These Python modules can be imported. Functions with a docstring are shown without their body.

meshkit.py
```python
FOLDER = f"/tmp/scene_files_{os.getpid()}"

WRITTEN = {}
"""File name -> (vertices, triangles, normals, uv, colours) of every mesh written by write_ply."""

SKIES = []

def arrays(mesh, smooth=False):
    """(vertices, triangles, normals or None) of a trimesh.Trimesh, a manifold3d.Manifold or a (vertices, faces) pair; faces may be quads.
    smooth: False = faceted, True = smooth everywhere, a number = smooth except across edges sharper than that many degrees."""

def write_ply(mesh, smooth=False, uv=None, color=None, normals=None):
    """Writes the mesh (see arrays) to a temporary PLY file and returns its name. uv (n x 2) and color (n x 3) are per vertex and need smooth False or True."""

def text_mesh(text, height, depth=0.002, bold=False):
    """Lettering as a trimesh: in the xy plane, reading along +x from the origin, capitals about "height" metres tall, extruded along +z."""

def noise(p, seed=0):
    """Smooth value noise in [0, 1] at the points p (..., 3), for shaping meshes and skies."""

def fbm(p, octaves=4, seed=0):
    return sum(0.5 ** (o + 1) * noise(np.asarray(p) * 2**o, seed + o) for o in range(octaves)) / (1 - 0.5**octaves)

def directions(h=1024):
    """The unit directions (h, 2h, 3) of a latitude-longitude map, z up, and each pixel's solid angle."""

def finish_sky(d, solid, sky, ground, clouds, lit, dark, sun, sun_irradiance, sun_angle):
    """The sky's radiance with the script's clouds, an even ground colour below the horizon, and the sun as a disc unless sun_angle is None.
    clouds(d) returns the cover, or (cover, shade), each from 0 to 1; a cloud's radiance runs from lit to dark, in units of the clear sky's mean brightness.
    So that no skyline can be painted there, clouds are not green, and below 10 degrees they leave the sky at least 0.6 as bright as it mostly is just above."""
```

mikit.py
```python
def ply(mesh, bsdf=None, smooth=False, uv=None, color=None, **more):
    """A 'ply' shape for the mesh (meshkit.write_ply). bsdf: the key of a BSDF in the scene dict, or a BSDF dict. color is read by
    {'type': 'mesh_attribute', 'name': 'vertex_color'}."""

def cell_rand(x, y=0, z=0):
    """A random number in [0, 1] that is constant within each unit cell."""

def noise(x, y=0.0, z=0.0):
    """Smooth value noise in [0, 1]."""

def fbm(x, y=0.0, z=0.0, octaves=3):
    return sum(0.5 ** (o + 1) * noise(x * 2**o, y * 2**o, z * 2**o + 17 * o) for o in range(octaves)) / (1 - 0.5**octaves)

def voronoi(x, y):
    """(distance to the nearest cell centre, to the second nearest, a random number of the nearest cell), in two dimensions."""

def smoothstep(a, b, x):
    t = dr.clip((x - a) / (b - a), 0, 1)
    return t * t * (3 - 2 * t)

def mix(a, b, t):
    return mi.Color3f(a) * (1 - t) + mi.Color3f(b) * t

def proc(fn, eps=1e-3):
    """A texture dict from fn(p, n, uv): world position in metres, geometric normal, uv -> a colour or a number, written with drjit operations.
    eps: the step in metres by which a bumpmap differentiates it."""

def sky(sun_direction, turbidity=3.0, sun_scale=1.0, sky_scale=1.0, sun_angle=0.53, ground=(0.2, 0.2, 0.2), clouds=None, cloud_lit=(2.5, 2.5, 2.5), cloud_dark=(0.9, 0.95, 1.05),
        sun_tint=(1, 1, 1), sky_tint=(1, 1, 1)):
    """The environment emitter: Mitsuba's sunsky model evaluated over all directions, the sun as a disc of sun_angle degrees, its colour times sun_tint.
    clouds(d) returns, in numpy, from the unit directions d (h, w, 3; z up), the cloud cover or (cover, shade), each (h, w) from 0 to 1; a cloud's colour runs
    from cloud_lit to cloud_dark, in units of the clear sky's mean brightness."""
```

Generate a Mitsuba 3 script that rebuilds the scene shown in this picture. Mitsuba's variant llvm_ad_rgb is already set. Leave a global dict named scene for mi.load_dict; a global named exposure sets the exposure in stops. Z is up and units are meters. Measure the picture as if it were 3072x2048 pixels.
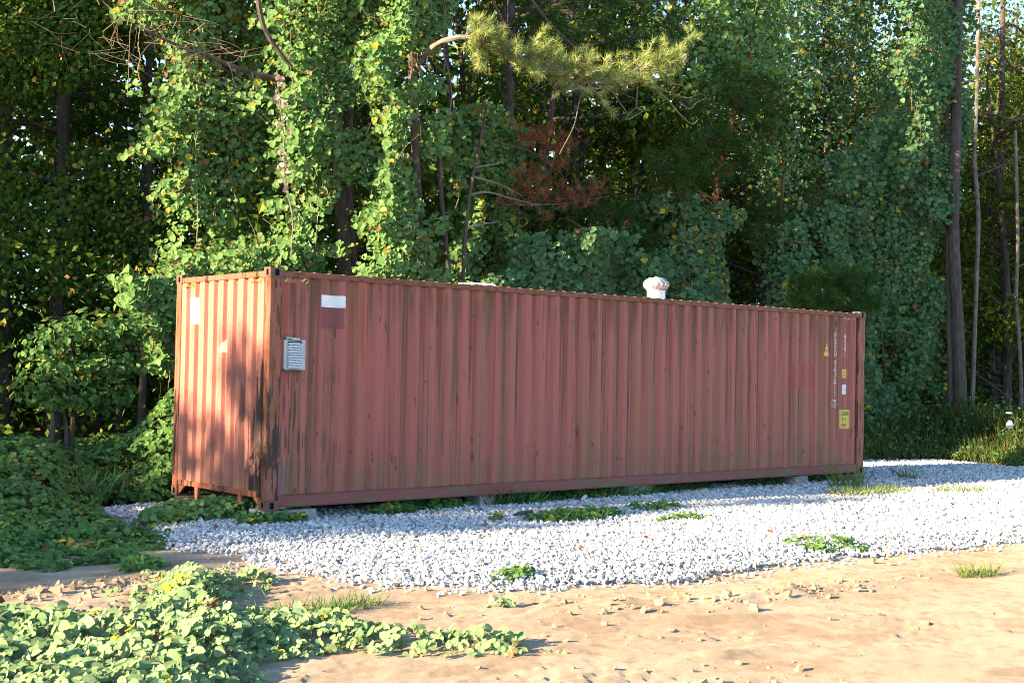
import math, random
import numpy as np, drjit as dr, trimesh, shapely, mitsuba as mi
import mikit, meshkit
from mikit import proc, mix, smoothstep, cell_rand
T = mi.ScalarTransform4f
scene, labels = {}, {}

# ------------------------------------------------------------------ camera, sky, exposure
EYE = (-7.887, -13.528, 1.720)
FWD = (0.65351, 0.75659, 0.02239)
UPV = (-0.02953, -0.00407, 0.99956)
scene['camera'] = {'type': 'perspective', 'fov': 43.013, 'fov_axis': 'x', 'near_clip': 0.05, 'far_clip': 3000.0,
                   'to_world': T().look_at(origin=EYE, target=[EYE[i] + FWD[i] for i in range(3)], up=UPV)}
SUN_AZ, SUN_EL = math.radians(8.5), math.radians(18.0)
SUN = (-math.cos(SUN_AZ) * math.cos(SUN_EL), math.sin(SUN_AZ) * math.cos(SUN_EL), math.sin(SUN_EL))
scene['sky'] = mikit.sky(SUN, turbidity=2.2, sun_scale=1.3, ground=(0.30, 0.25, 0.18), sun_tint=(0.94, 0.98, 1.14), sky_tint=(0.93, 1.0, 1.10))
exposure = 3.88
# world: x along the long side of the container, y away from its near side, z up from its underside; metres

# ------------------------------------------------------------------ helpers
def rng_of(seed): return np.random.default_rng(seed)
def nz(v): return v / np.maximum(np.linalg.norm(v, axis=-1, keepdims=True), 1e-9)

class MB:
    """collects triangles (and vertex colours) of one mesh"""
    def __init__(s): s.v, s.f, s.c, s.n = [], [], [], 0
    def add(s, v, f, c=None):
        v = np.asarray(v, float); f = np.asarray(f, int)
        if f.shape[1] == 4: f = np.vstack([f[:, [0, 1, 2]], f[:, [0, 2, 3]]])
        s.v.append(v); s.f.append(f + s.n); s.n += len(v)
        if c is not None:
            c = np.asarray(c, float); s.c.append(np.broadcast_to(c, (len(v), 3)) if c.ndim == 1 else c)
        return s
    def box(s, a, b, ch=0.0, c=None):
        a, b = np.minimum(a, b), np.maximum(a, b)
        if ch <= 0:
            m = trimesh.creation.box(extents=b - a); return s.add(m.vertices + (a + b) / 2, m.faces, c)
        pts = []
        for i in range(8):
            k = [(i >> j) & 1 for j in range(3)]
            for ax in range(3):
                p = [(b[j] - ch if k[j] else a[j] + ch) for j in range(3)]
                p[ax] = b[ax] if k[ax] else a[ax]
                pts.append(p)
        m = trimesh.convex.convex_hull(np.array(pts)); return s.add(m.vertices, m.faces, c)
    def tube(s, pts, rad, sides=7, c=None, wob=0.0, seed=0, cap=True):
        pts = np.asarray(pts, float); n = len(pts)
        rad = np.broadcast_to(np.asarray(rad, float), (n,)) if np.ndim(rad) == 0 or len(np.atleast_1d(rad)) == n else np.interp(np.linspace(0, 1, n), np.linspace(0, 1, len(rad)), rad)
        t = nz(np.gradient(pts, axis=0)); ref = np.array([0.31, 0.93, 0.17])
        a = nz(np.cross(t, ref)); b = np.cross(t, a); th = np.arange(sides) / sides * 2 * np.pi
        g = rng_of(seed); w = 1 + wob * (g.random((n, sides)) - .5)
        ring = pts[:, None] + (rad[:, None] * w)[..., None] * (np.cos(th)[None, :, None] * a[:, None] + np.sin(th)[None, :, None] * b[:, None])
        v = ring.reshape(-1, 3); i = np.arange(sides); f = []
        for k in range(n - 1):
            f.append(np.stack([k * sides + i, k * sides + (i + 1) % sides, (k + 1) * sides + (i + 1) % sides, (k + 1) * sides + i], 1))
        f = np.vstack(f); f = np.vstack([f[:, [0, 1, 2]], f[:, [0, 2, 3]]])
        if cap:
            v = np.vstack([v, pts[:1], pts[-1:]])
            f = np.vstack([f, np.stack([i * 0 + n * sides, (i + 1) % sides, i], 1), np.stack([i * 0 + n * sides + 1, (n - 1) * sides + i, (n - 1) * sides + (i + 1) % sides], 1)])
        return s.add(v, f, c)
    def out(s):
        return np.vstack(s.v), np.vstack(s.f), (np.vstack(s.c) if s.c else None)

def put(key, mesh, bsdf, smooth=False):
    """one entry of the scene; a key that is taken gets the next three-digit number"""
    k, i = key, 0
    while k in scene: i += 1; k = f'{key}_{i:03d}'
    if isinstance(mesh, MB):
        v, f, c = mesh.out()
        scene[k] = mikit.ply((v, f), bsdf, smooth=smooth if c is None else bool(smooth), color=c)
    else: scene[k] = mikit.ply(mesh, bsdf, smooth=smooth)
    return k
taken = set()
def thing(name, label, cat, group=None, kind=None):
    k, i = name, 0
    while k in taken or k in labels: i += 1; k = f'{name}_{i:03d}'
    taken.add(k); labels[k] = {'label': label, 'category': cat}
    if group: labels[k]['group'] = group
    if kind: labels[k]['kind'] = kind
    return k
def struct(name, label, cat='ground'): labels[name] = {'label': label, 'category': cat, 'kind': 'structure'}; return name

def curve(pts, n=12):
    """Catmull-Rom through the points"""
    p = np.asarray(pts, float)
    if len(p) < 3: return p[0] + (p[-1] - p[0]) * np.linspace(0, 1, n)[:, None]
    q = np.vstack([2 * p[0] - p[1], p, 2 * p[-1] - p[-2]]); out = []
    for t in np.linspace(0, len(p) - 1 - 1e-9, n):
        i = int(t); u = t - i; a, b, c, d = q[i:i + 4]
        out.append(.5 * (2 * b + (c - a) * u + (2 * a - 5 * b + 4 * c - d) * u * u + (3 * b - a - 3 * c + d) * u ** 3))
    return np.array(out)

# leaf outlines: x across, y from stalk to tip, z out of the blade
def leaf_shape(kind):
    if kind == 'kudzu':
        v = [(0, 0, 0), (-.42, .22, .10), (-.40, .62, .07), (0, 1.0, -.06), (.40, .62, .07), (.42, .22, .10)]
        f = [(0, 2, 1), (0, 3, 2), (0, 4, 3), (0, 5, 4)]
    elif kind == 'kudzu_near':
        v = [(0, 0, 0), (0, .5, -.04), (0, 1.02, -.14), (-.36, .05, .06), (-.47, .34, .06), (-.40, .66, .0), (-.16, .92, -.07), (.36, .05, .06), (.47, .34, .06), (.40, .66, .0), (.16, .92, -.07)]
        f = [(0, 1, 3), (3, 1, 4), (4, 1, 5), (5, 1, 6), (6, 1, 2), (0, 7, 1), (7, 8, 1), (8, 9, 1), (9, 10, 1), (10, 2, 1)]
    elif kind == 'plain':
        v = [(0, 0, 0), (-.30, .5, .08), (0, 1, 0), (.30, .5, .08)]; f = [(0, 2, 1), (0, 3, 2)]
    elif kind == 'needle':
        v = [(-.026, 0, 0), (.026, 0, 0), (0, 1, 0)]; f = [(0, 1, 2)]
    elif kind == 'blade':
        v = [(-.03, 0, 0), (.03, 0, 0), (-.022, .55, .06), (.022, .55, .06), (0, 1, .24)]; f = [(0, 1, 3), (0, 3, 2), (2, 3, 4)]
    return np.array(v, float), np.array(f)
SHAPES = {k: leaf_shape(k) for k in ('kudzu', 'kudzu_near', 'plain', 'needle', 'blade')}

def leaves(mb, kind, pos, nrm, tip, size, col):
    """adds one leaf at every position: blade normal nrm, pointing along tip"""
    sv, sf = SHAPES[kind]; n = len(pos)
    z = nz(nrm); y = nz(tip - (tip * z).sum(1, keepdims=True) * z + 1e-6); x = np.cross(y, z)
    size = np.broadcast_to(size, (n,))[:, None, None]
    v = pos[:, None] + size * (sv[None, :, :1] * x[:, None] + sv[None, :, 1:2] * y[:, None] + sv[None, :, 2:] * z[:, None])
    f = sf[None] + (np.arange(n) * len(sv))[:, None, None]
    mb.add(v.reshape(-1, 3), f.reshape(-1, 3), np.repeat(col, len(sv), axis=0))

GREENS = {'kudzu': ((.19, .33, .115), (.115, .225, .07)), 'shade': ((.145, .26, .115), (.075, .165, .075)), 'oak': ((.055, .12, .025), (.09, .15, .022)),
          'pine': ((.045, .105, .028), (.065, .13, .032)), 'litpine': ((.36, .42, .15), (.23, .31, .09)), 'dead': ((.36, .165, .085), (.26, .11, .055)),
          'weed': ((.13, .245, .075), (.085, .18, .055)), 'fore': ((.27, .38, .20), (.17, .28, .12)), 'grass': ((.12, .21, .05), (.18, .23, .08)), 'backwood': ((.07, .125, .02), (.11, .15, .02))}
def colours(g, n, pal, yellow=.03, brown=.02):
    a, b = (np.array(c) for c in GREENS[pal]); t = g.random((n, 1))
    c = (a * t + b * (1 - t)) * (0.75 + .5 * g.random((n, 1)))
    r = g.random(n)
    c[r < yellow] = np.array((.48, .40, .06)) * (.6 + .5 * g.random(((r < yellow).sum(), 1)))
    m = (r > 1 - brown); c[m] = np.array((.25, .14, .06)) * (.6 + .8 * g.random((m.sum(), 1)))
    return c

# ------------------------------------------------------------------ materials
scene['leaf'] = {'type': 'principledthin', 'base_color': {'type': 'mesh_attribute', 'name': 'vertex_color'}, 'roughness': 0.45, 'diff_trans': 0.6, 'eta': 1.35}
scene['needle_leaf'] = {'type': 'principledthin', 'base_color': {'type': 'mesh_attribute', 'name': 'vertex_color'}, 'roughness': 0.55, 'diff_trans': 0.5, 'eta': 1.3}
scene['tinted'] = {'type': 'twosided', 'bsdf': {'type': 'principled', 'base_color': {'type': 'mesh_attribute', 'name': 'vertex_color'}, 'roughness': 0.85, 'specular': 0.25}}

def plain(name, col, rough=0.6, **kw):
    scene[name] = {'type': 'twosided', 'bsdf': {'type': 'principled', 'base_color': {'type': 'rgb', 'value': list(col)} if not isinstance(col, dict) else col, 'roughness': rough, **kw}}

def bark_fn(p, n, uv):
    s = mikit.fbm(p.x * 22, p.y * 22, p.z * 5, 3); b = mikit.noise(p.x * 3, p.y * 3, p.z * .8)
    return mix((.035, .028, .023), (.135, .112, .098), s) * (0.7 + .6 * b)
plain('bark', proc(bark_fn), 0.9, specular=.2)
def palebark_fn(p, n, uv):
    s = mikit.fbm(p.x * 14, p.y * 14, p.z * 6, 3); k = smoothstep(.58, .7, mikit.noise(p.x * 2, p.y * 2, p.z * 7))
    return mix(mix((.11, .10, .085), (.27, .245, .21), s), (.08, .06, .05), k * .3)
plain('twig_bark', (.20, .15, .11), .9, specular=.2)
plain('pale_bark', proc(palebark_fn), 0.85, specular=.2)
def redbark_fn(p, n, uv):
    s = mikit.fbm(p.x * 18, p.y * 18, p.z * 4, 3)
    return mix((.07, .035, .02), (.22, .11, .06), s)
plain('red_bark', proc(redbark_fn), 0.9, specular=.2)

def lin(h): return tuple(((c / 255 + .055) / 1.055) ** 2.4 if c > 10 else c / 3295 for c in h)

PITCH, FLAT0 = 0.278, 11.32
def worn_paint(p, along, seed, grime, phase):
    """aged red-brown primer paint: chalky fade, rust runs from the top, dark streaks of dirt in the valleys of the sheet, scabs of bare rust"""
    base = mix((.39, .113, .093), (.325, .097, .083), mikit.fbm(along * 3.0 + seed, p.z * .5, 1.0, 3))
    base = mix(base, (.33, .13, .095), smoothstep(.45, .8, mikit.fbm(along * 9 + 5, p.z * .25, seed, 2)) * .6)
    tan = smoothstep(.52, .8, mikit.noise(along * 16, p.z * .22, seed + 3)); base = mix(base, (.24, .12, .055), tan * .55 * grime)
    cellr = cell_rand(dr.floor(along / PITCH + .5 - phase), seed, 7); cell2 = cell_rand(dr.floor(along / PITCH + .5 - phase), seed, 9)
    ph = along / PITCH - phase; ph = ph - dr.floor(ph); val = smoothstep(.30, .42, ph) * (1 - smoothstep(.60, .70, ph))
    st = mikit.fbm(along * 34, p.z * .55, seed + 11, 3)
    reach = 2.75 - (0.35 + 2.2 * cellr * cellr); run = smoothstep(reach - .35, reach + .35, p.z)
    dirt = val * smoothstep(.24, .58, st * .65 + .35 * run) * (.4 + .6 * cell2)
    base = mix(base, (.115, .058, .032), dirt * grime * (.35 + .6 * run))
    lip = smoothstep(.345, .385, ph) * (1 - smoothstep(.425, .475, ph)) * smoothstep(.40, .62, mikit.fbm(along * 2.5 + 40 * cellr, p.z * .9, seed + 91, 3)) * smoothstep(.45, .95, cell2 + .3 * run)
    base = mix(base, (.062, .036, .024), lip * .8 * grime)
    top = smoothstep(2.15, 2.76, p.z) * smoothstep(.42, .75, mikit.noise(along * 21, p.z * .9, seed + 31)); base = mix(base, (.13, .05, .028), top * .75 * grime)
    oliv = smoothstep(.62, .80, mikit.noise(along * 11.3, p.z * .3, seed + 41)) * (.4 + .6 * val); base = mix(base, (.14, .105, .045), oliv * .5 * grime)
    thin = smoothstep(.60, .70, mikit.fbm(along * 44, p.z * .42, seed + 101, 3)) * smoothstep(.35, .6, mikit.noise(along * 1.9, p.z * .8, seed + 103)); base = mix(base, (.12, .052, .032), thin * .48 * grime)
    red = smoothstep(.78, .86, mikit.noise(along * 17.7, p.z * .45, seed + 51)); base = mix(base, (.26, .045, .03), red * .55)
    low = (1 - smoothstep(.2, .75, p.z)) * mikit.fbm(along * 6, p.z * 4, seed + 61, 2); base = mix(base, (.17, .13, .075), low * .55)
    scab = smoothstep(.80, .84, mikit.fbm(along * 17, p.z * 4.5, seed + 71, 3)); base = mix(base, (.06, .035, .028), scab * .7)
    fleck = smoothstep(.86, .9, mikit.noise(along * 60, p.z * 45, seed + 81)) * smoothstep(.55, .7, mikit.noise(along * 3, p.z * 2, seed)); base = mix(base, (.42, .30, .27), fleck * .12)
    return base
def inside(v, a, b, e=.006): return smoothstep(a - e, a + e, v) * (1 - smoothstep(b - e, b + e, v))
def side_fn(p, n, uv):
    c = worn_paint(p, p.x, 0.0, 1.0, FLAT0 / PITCH - math.floor(FLAT0 / PITCH))
    # rust streaks beside the near corner and old sticker marks
    near = 1 - smoothstep(.45, 1.5, p.x)
    k = smoothstep(.57, .62, mikit.fbm(p.x * 46, p.z * 2.4, 2.0, 3)) * near * smoothstep(.1, .3, mikit.noise(p.x * 4, p.z * 2.2, 5.))
    k = k * inside(p.z, .3, 1.75, .25); c = mix(c, (.055, .040, .030), k * .75)
    gz = inside(p.x, .16, .34, .03) * inside(p.z, .25, .62, .08); c = mix(c, (.14, .17, .10), gz * .55 * mikit.fbm(p.x * 30, p.z * 6, 3., 2))
    pl = inside(p.x, .17, .30, .01) * inside(p.z, .2, .5, .03); c = mix(c, (.20, .10, .14), pl * .5)
    c = mix(c, (.19, .06, .062), inside(p.x, .715, 1.05) * inside(p.z, 2.19, 2.455) * .8)
    c = mix(c, (.12, .04, .04), inside(p.x, .76, 1.0, .01) * inside(p.z, 2.225, 2.235, .004) * .6)
    c = mix(c, (.33, .075, .058), inside(p.x, 10.1, 10.74) * inside(p.z, 1.5, 1.94) * .6)
    c = mix(c, (.02, .02, .018), inside(p.x, 11.29, 11.345) * inside(p.z, 2.60, 2.72) * .75)
    c = mix(c, (.23, .11, .16), inside(p.x, 11.0, 11.12) * inside(p.z, .3, .62) * .4)
    return c
def end_fn(p, n, uv):
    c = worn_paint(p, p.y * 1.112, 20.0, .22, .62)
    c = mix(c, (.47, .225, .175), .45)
    b = mikit.fbm(p.y * 13, p.z * 2.0, 8.0, 3)
    top = .42 + 1.5 * mikit.noise(p.y * 17, 3.0, 1.0) * (1 - smoothstep(.22, .62, p.y)) + .35 * (mikit.fbm(p.y * 42, p.z * 5, 6.0, 3) - .5)
    c = mix(c, (.032, .026, .027), smoothstep(.0, .05, top - p.z) * (1 - smoothstep(.44, .60, p.y + .2 * (b - .5))) * smoothstep(.125, .16, p.y + .06 * (b - .5)) * smoothstep(.24, .36, mikit.fbm(p.y * 20, p.z * 7, 9.0, 3)) * .92)
    s = smoothstep(.56, .63, mikit.fbm(p.y * 30, p.z * 1.6, 4.0, 3)) * (1 - smoothstep(.5, 1.0, p.y)) * inside(p.z, .7, 1.6, .2)
    return mix(c, (.05, .034, .026), s * .8)
def frame_fn(p, n, uv):
    a = p.x + p.y
    c = mix((.34, .11, .085), (.25, .10, .06), mikit.fbm(a * 8, p.z * 3, 1.0, 3))
    r = smoothstep(.50, .60, mikit.fbm(a * 15, p.z * 4.0, 9.0, 4)); c = mix(c, (.22, .075, .025), r * .7)
    d = smoothstep(.60, .66, mikit.fbm(a * 26 + 3, p.z * 2.6, 19.0, 4)); c = mix(c, (.03, .022, .018), d * .9)
    near = (1 - smoothstep(.2, .5, p.x)) * (1 - smoothstep(.0, .35, p.y))
    e = smoothstep(.52, .57, mikit.fbm(a * 34 + 7, p.z * 3.5, 29.0, 4)) * near * (1 - smoothstep(1.2, 2.1, p.z)); c = mix(c, (.028, .022, .02), e * .85)
    return c
def rail_fn(p, n, uv):
    c = mix((.26, .085, .055), (.17, .07, .04), mikit.fbm(p.x * 5, p.z * 12, p.y * 5, 3))
    r = smoothstep(.5, .66, mikit.fbm(p.x * 14, p.z * 20, p.y * 14 + 3, 3)); return mix(c, (.11, .055, .03), r * .8)
def sill_fn(p, n, uv):
    c = mix((.27, .085, .075), (.19, .065, .055), mikit.fbm(p.x * 3, p.z * 9, p.y * 3, 3))
    r = smoothstep(.52, .68, mikit.fbm(p.x * 6, p.z * 16, p.y * 6 + 3, 3)); c = mix(c, (.16, .12, .075), r * .7)
    return c
def casting_fn(p, n, uv):
    c = mix((.16, .10, .075), (.09, .068, .058), mikit.fbm(p.x * 30, p.y * 30, p.z * 30, 3))
    return mix(c, (.19, .10, .06), smoothstep(.55, .7, mikit.noise(p.x * 18, p.y * 18, p.z * 18)) * .6)
for nm, fn in (('side_paint', side_fn), ('end_paint', end_fn), ('frame_paint', frame_fn), ('rail_paint', rail_fn), ('sill_paint', sill_fn), ('casting_steel', casting_fn)):
    plain(nm, proc(fn), 0.62, specular=.3)
plain('roof_paint', proc(lambda p, n, uv: mix((.46, .25, .20), (.36, .16, .12), mikit.fbm(p.x * 6, p.y * 3, 1.0, 3))), .65, specular=.3)
plain('under_steel', (.035, .028, .025), .8)
plain('hole', (.008, .007, .007), .9)
plain('white_vinyl', proc(lambda p, n, uv: mix((.66, .68, .72), (.78, .80, .82), mikit.noise(p.x * 9, p.y * 9, p.z * 9))), .45)
plain('black_print', (.03, .03, .03), .6)
plain('grey_print', (.33, .35, .38), .6)
plain('white_paint', proc(lambda p, n, uv: mix((.62, .58, .58), (.40, .28, .27), smoothstep(.55, .75, mikit.fbm(p.x * 60, p.z * 40, 3.0, 2)))), .6)
plain('faded_yellow', (.74, .68, .36), .55)
plain('yellow_vinyl', proc(lambda p, n, uv: mix((.62, .47, .05), (.46, .38, .10), mikit.fbm(p.x * 14, p.y * 14, p.z * 10, 2))), .5)
def hazard_fn(p, n, uv):
    s = (p.x + p.y - p.z) / .075; k = smoothstep(.47, .53, dr.abs((s - dr.floor(s)) - .5) * 2)
    c = mix((.62, .45, .04), (.03, .03, .03), k)
    w = smoothstep(.42, .5, mikit.fbm((p.x + p.y) * 22, p.z * 22, 3.0, 3)); c = mix(c, (.32, .10, .08), w)
    return c
plain('hazard_tape', proc(hazard_fn), .5)
plain('vent_metal', proc(lambda p, n, uv: mix((.42, .46, .50), (.30, .33, .36), mikit.fbm(p.x * 18, p.z * 12, 2.0, 3))), .45, metallic=.25)
plain('slat_metal', (.66, .69, .73), .4, metallic=.1)
plain('sealant', (.055, .065, .08), .5)
plain('vane_metal', (.70, .73, .77), .38, metallic=.6)
plain('galvanised', proc(lambda p, n, uv: mix((.62, .64, .66), (.5, .52, .55), mikit.fbm(p.x * 30, p.y * 30, p.z * 60, 2))), .38, metallic=.75)
plain('white_plastic', (.74, .75, .78), .4)

def concrete_fn(p, n, uv):
    return mix((.24, .23, .22), (.36, .35, .33), mikit.fbm(p.x * 20, p.y * 20, p.z * 20, 4))
plain('concrete', proc(concrete_fn), .9)
def wood_fn(p, n, uv):
    return mix((.06, .045, .035), (.13, .10, .075), mikit.fbm(p.x * 6, p.y * 40, p.z * 40, 3))
plain('old_wood', proc(wood_fn), .9)

def dirt_fn(p, n, uv):
    a = mikit.fbm(p.x * .9, p.y * .9, 0.0, 4); b = mikit.fbm(p.x * 9, p.y * 9, 4.0, 4); g = mikit.noise(p.x * 140, p.y * 140, 1.0)
    c = mix((.26, .20, .142), (.36, .295, .222), a); c = mix(c, (.205, .145, .097), smoothstep(.5, .75, b) * .5)
    d = smoothstep(.56, .72, mikit.fbm(p.x * 2.3, p.y * 2.3, 7.0, 4)); c = mix(c, (.19, .135, .085), d * .45)
    return c * (0.80 + .26 * g)
plain('sandy_dirt', proc(dirt_fn), .95, specular=.1)
def floor_fn(p, n, uv):
    return mix((.05, .035, .02), (.13, .085, .045), mikit.fbm(p.x * 7, p.y * 7, 2.0, 4))
plain('leaf_litter', proc(floor_fn), .95, specular=.1)
def bed_fn(p, n, uv):
    return mix((.16, .165, .17), (.30, .305, .31), mikit.fbm(p.x * 24, p.y * 24, 2.0, 3))
plain('stone_dust', proc(bed_fn), .95, specular=.1)

# ------------------------------------------------------------------ ground
GRAVEL = [(-1.63, -.66), (-1.56, -1.3), (-1.31, -1.66), (-1.64, -2.35), (-1.41, -3.15), (-1.1, -4.11), (-.61, -4.72), (-.05, -4.96), (.62, -5.11), (1.6, -5.3), (3.38, -5.25), (5.19, -5.4), (6.9, -5.8),
          (10, -6.4), (16, -7), (23, -7), (24.5, -1), (18.9, .6), (19.2, 1.56), (19.5, 2.97), (17.25, 3.6), (13, 3.4), (5, 3.2), (-.3, 3.0), (-.9, 2.9), (-1.15, 2.2), (-1.0, 1.5), (-1.2, .4)]
gpoly = shapely.Polygon(GRAVEL)
def gravel_z(x, y):
    p = shapely.points(x, y); d = shapely.distance(gpoly.exterior, p) * np.where(shapely.contains(gpoly, p), 1, -1)
    return -.215 + .075 * np.clip((d + .05) / .55, 0, 1) + .02 * (meshkit.fbm(np.stack([x * 1.1, y * 1.1, x * 0], -1), 3, 4) - .5) * np.clip(d, 0, 1), d
def seg(x, y, a, b):
    a, b = np.array(a), np.array(b); t = (b - a) / np.linalg.norm(b - a)
    return (x - a[0]) * t[0] + (y - a[1]) * t[1], -(x - a[0]) * t[1] + (y - a[1]) * t[0], np.linalg.norm(b - a)
RUTS = [[(-4.19,-2.53),(-1.3,-2.51)], [(-4.19,-3.71),(-1.5,-3.75)], [(-0.65,-6.61),(1.87,-8.06)]]
def dirt_z(x, y):
    P = np.stack([x, y, x * 0], -1)
    z = -.225 + .05 * (meshkit.fbm(P * .55, 3, 1) - .5) + .026 * (meshkit.fbm(P * 3.2, 3, 2) - .5) + .012 * (meshkit.fbm(P * 14, 3, 3) - .5)
    for k, (a, b) in enumerate(RUTS):
        s, d, L = seg(x, y, a, b); w = .20 if k < 2 else .34
        on = np.clip(1 - np.abs(d) / w, 0, 1) ** .5 * np.clip((s + .5) / .5, 0, 1) * np.clip((L + .5 - s) / .5, 0, 1) * np.clip(meshkit.noise(P * 1.3, 7 + k) * 2.2 - .35, 0, 1)
        tread = (np.sin((s + np.sign(d) * d * .9 * (k < 2) + 1.2 * d * (k == 2)) * 2 * np.pi / (.125 if k < 2 else .21)) > .1) * 1.0
        z += on * (-.022 + .026 * tread) * (1.0 if k < 2 else .6) + .02 * np.exp(-((np.abs(d) - w * 1.15) / .06) ** 2) * (meshkit.noise(P * 4, 8) > .5) * np.clip((s + .5) / .5, 0, 1)
    for (cx, cy), rx, ry, hh in (([(1.49,-6.41)][0], 1.1, .24, .075), ([(-0.01,-5.99)][0], .7, .25, .05), ([(-3.21,-2.78)][0], 1.5, .22, .05), ([(-0.74,-7.67)][0], .5, .12, .05)):
        z += hh * np.exp(-((x - cx) / rx) ** 2 - ((y - cy) / ry) ** 2) * (.25 + 1.1 * meshkit.fbm(P * 7.5, 3, 21))
    crumb = np.clip(meshkit.fbm(P * 1.1, 2, 12) * 2.4 - 1.05, 0, 1)
    z += crumb * .036 * (meshkit.fbm(P * 22, 2, 13) - .4)
    return z
def grid(x0, x1, y0, y1, s):
    nx, ny = int((x1 - x0) / s) + 1, int((y1 - y0) / s) + 1
    X, Y = np.meshgrid(np.linspace(x0, x1, nx), np.linspace(y0, y1, ny)); i = np.arange(nx * ny).reshape(ny, nx)
    return X, Y, np.stack([i[:-1, :-1].ravel(), i[:-1, 1:].ravel(), i[1:, 1:].ravel(), i[1:, :-1].ravel()], 1)
X, Y, F = grid(-7.0, 9.0, -11.0, -.2, .038)
Z = dirt_z(X, Y); e = np.minimum(np.minimum(X + 7, 9 - X), np.minimum(Y + 11, -.2 - Y)); Z -= .12 * np.clip(1 - e / .5, 0, 1)
put('dirt_yard', MB().add(np.stack([X, Y, Z], -1).reshape(-1, 3), F), 'sandy_dirt', smooth=True); struct('dirt_yard', 'bare sandy tan dirt with tyre marks and crumbled clods')
X, Y, F = grid(-400, 400, -400, 400, 10); put('ground', MB().add(np.stack([X, Y, X * 0 - .285], -1).reshape(-1, 3), F), 'sandy_dirt'); struct('ground', 'sandy open ground around the yard')
X, Y, F = grid(-60, 260, 3.6, 260, 3.2); Zf = -.16 + .25 * meshkit.fbm(np.stack([X * .3, Y * .3, X * 0], -1), 3, 5) * np.clip((Y - 3.6) / 3, 0, 1)
X2, Y2, F2 = grid(19.4, 60, -9, 3.5, 1.0)
put('forest_floor', MB().add(np.stack([X, Y, Zf], -1).reshape(-1, 3), F).add(np.stack([X2, Y2, X2 * 0 - .17], -1).reshape(-1, 3), F2), 'leaf_litter', smooth=True); struct('forest_floor', 'brown leaf litter under the trees')
X, Y, F = grid(-2.2, 25, -7.4, 4.2, .14); Zg, D = gravel_z(X, Y); Zg = np.where(D > .02, Zg - .012, -.32)
put('gravel_bed', MB().add(np.stack([X, Y, Zg], -1).reshape(-1, 3), F[(D.ravel()[F] > -.12).any(1)]), 'stone_dust', smooth=True); struct('gravel_bed', 'bed of fine grey stone dust under the gravel')

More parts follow.
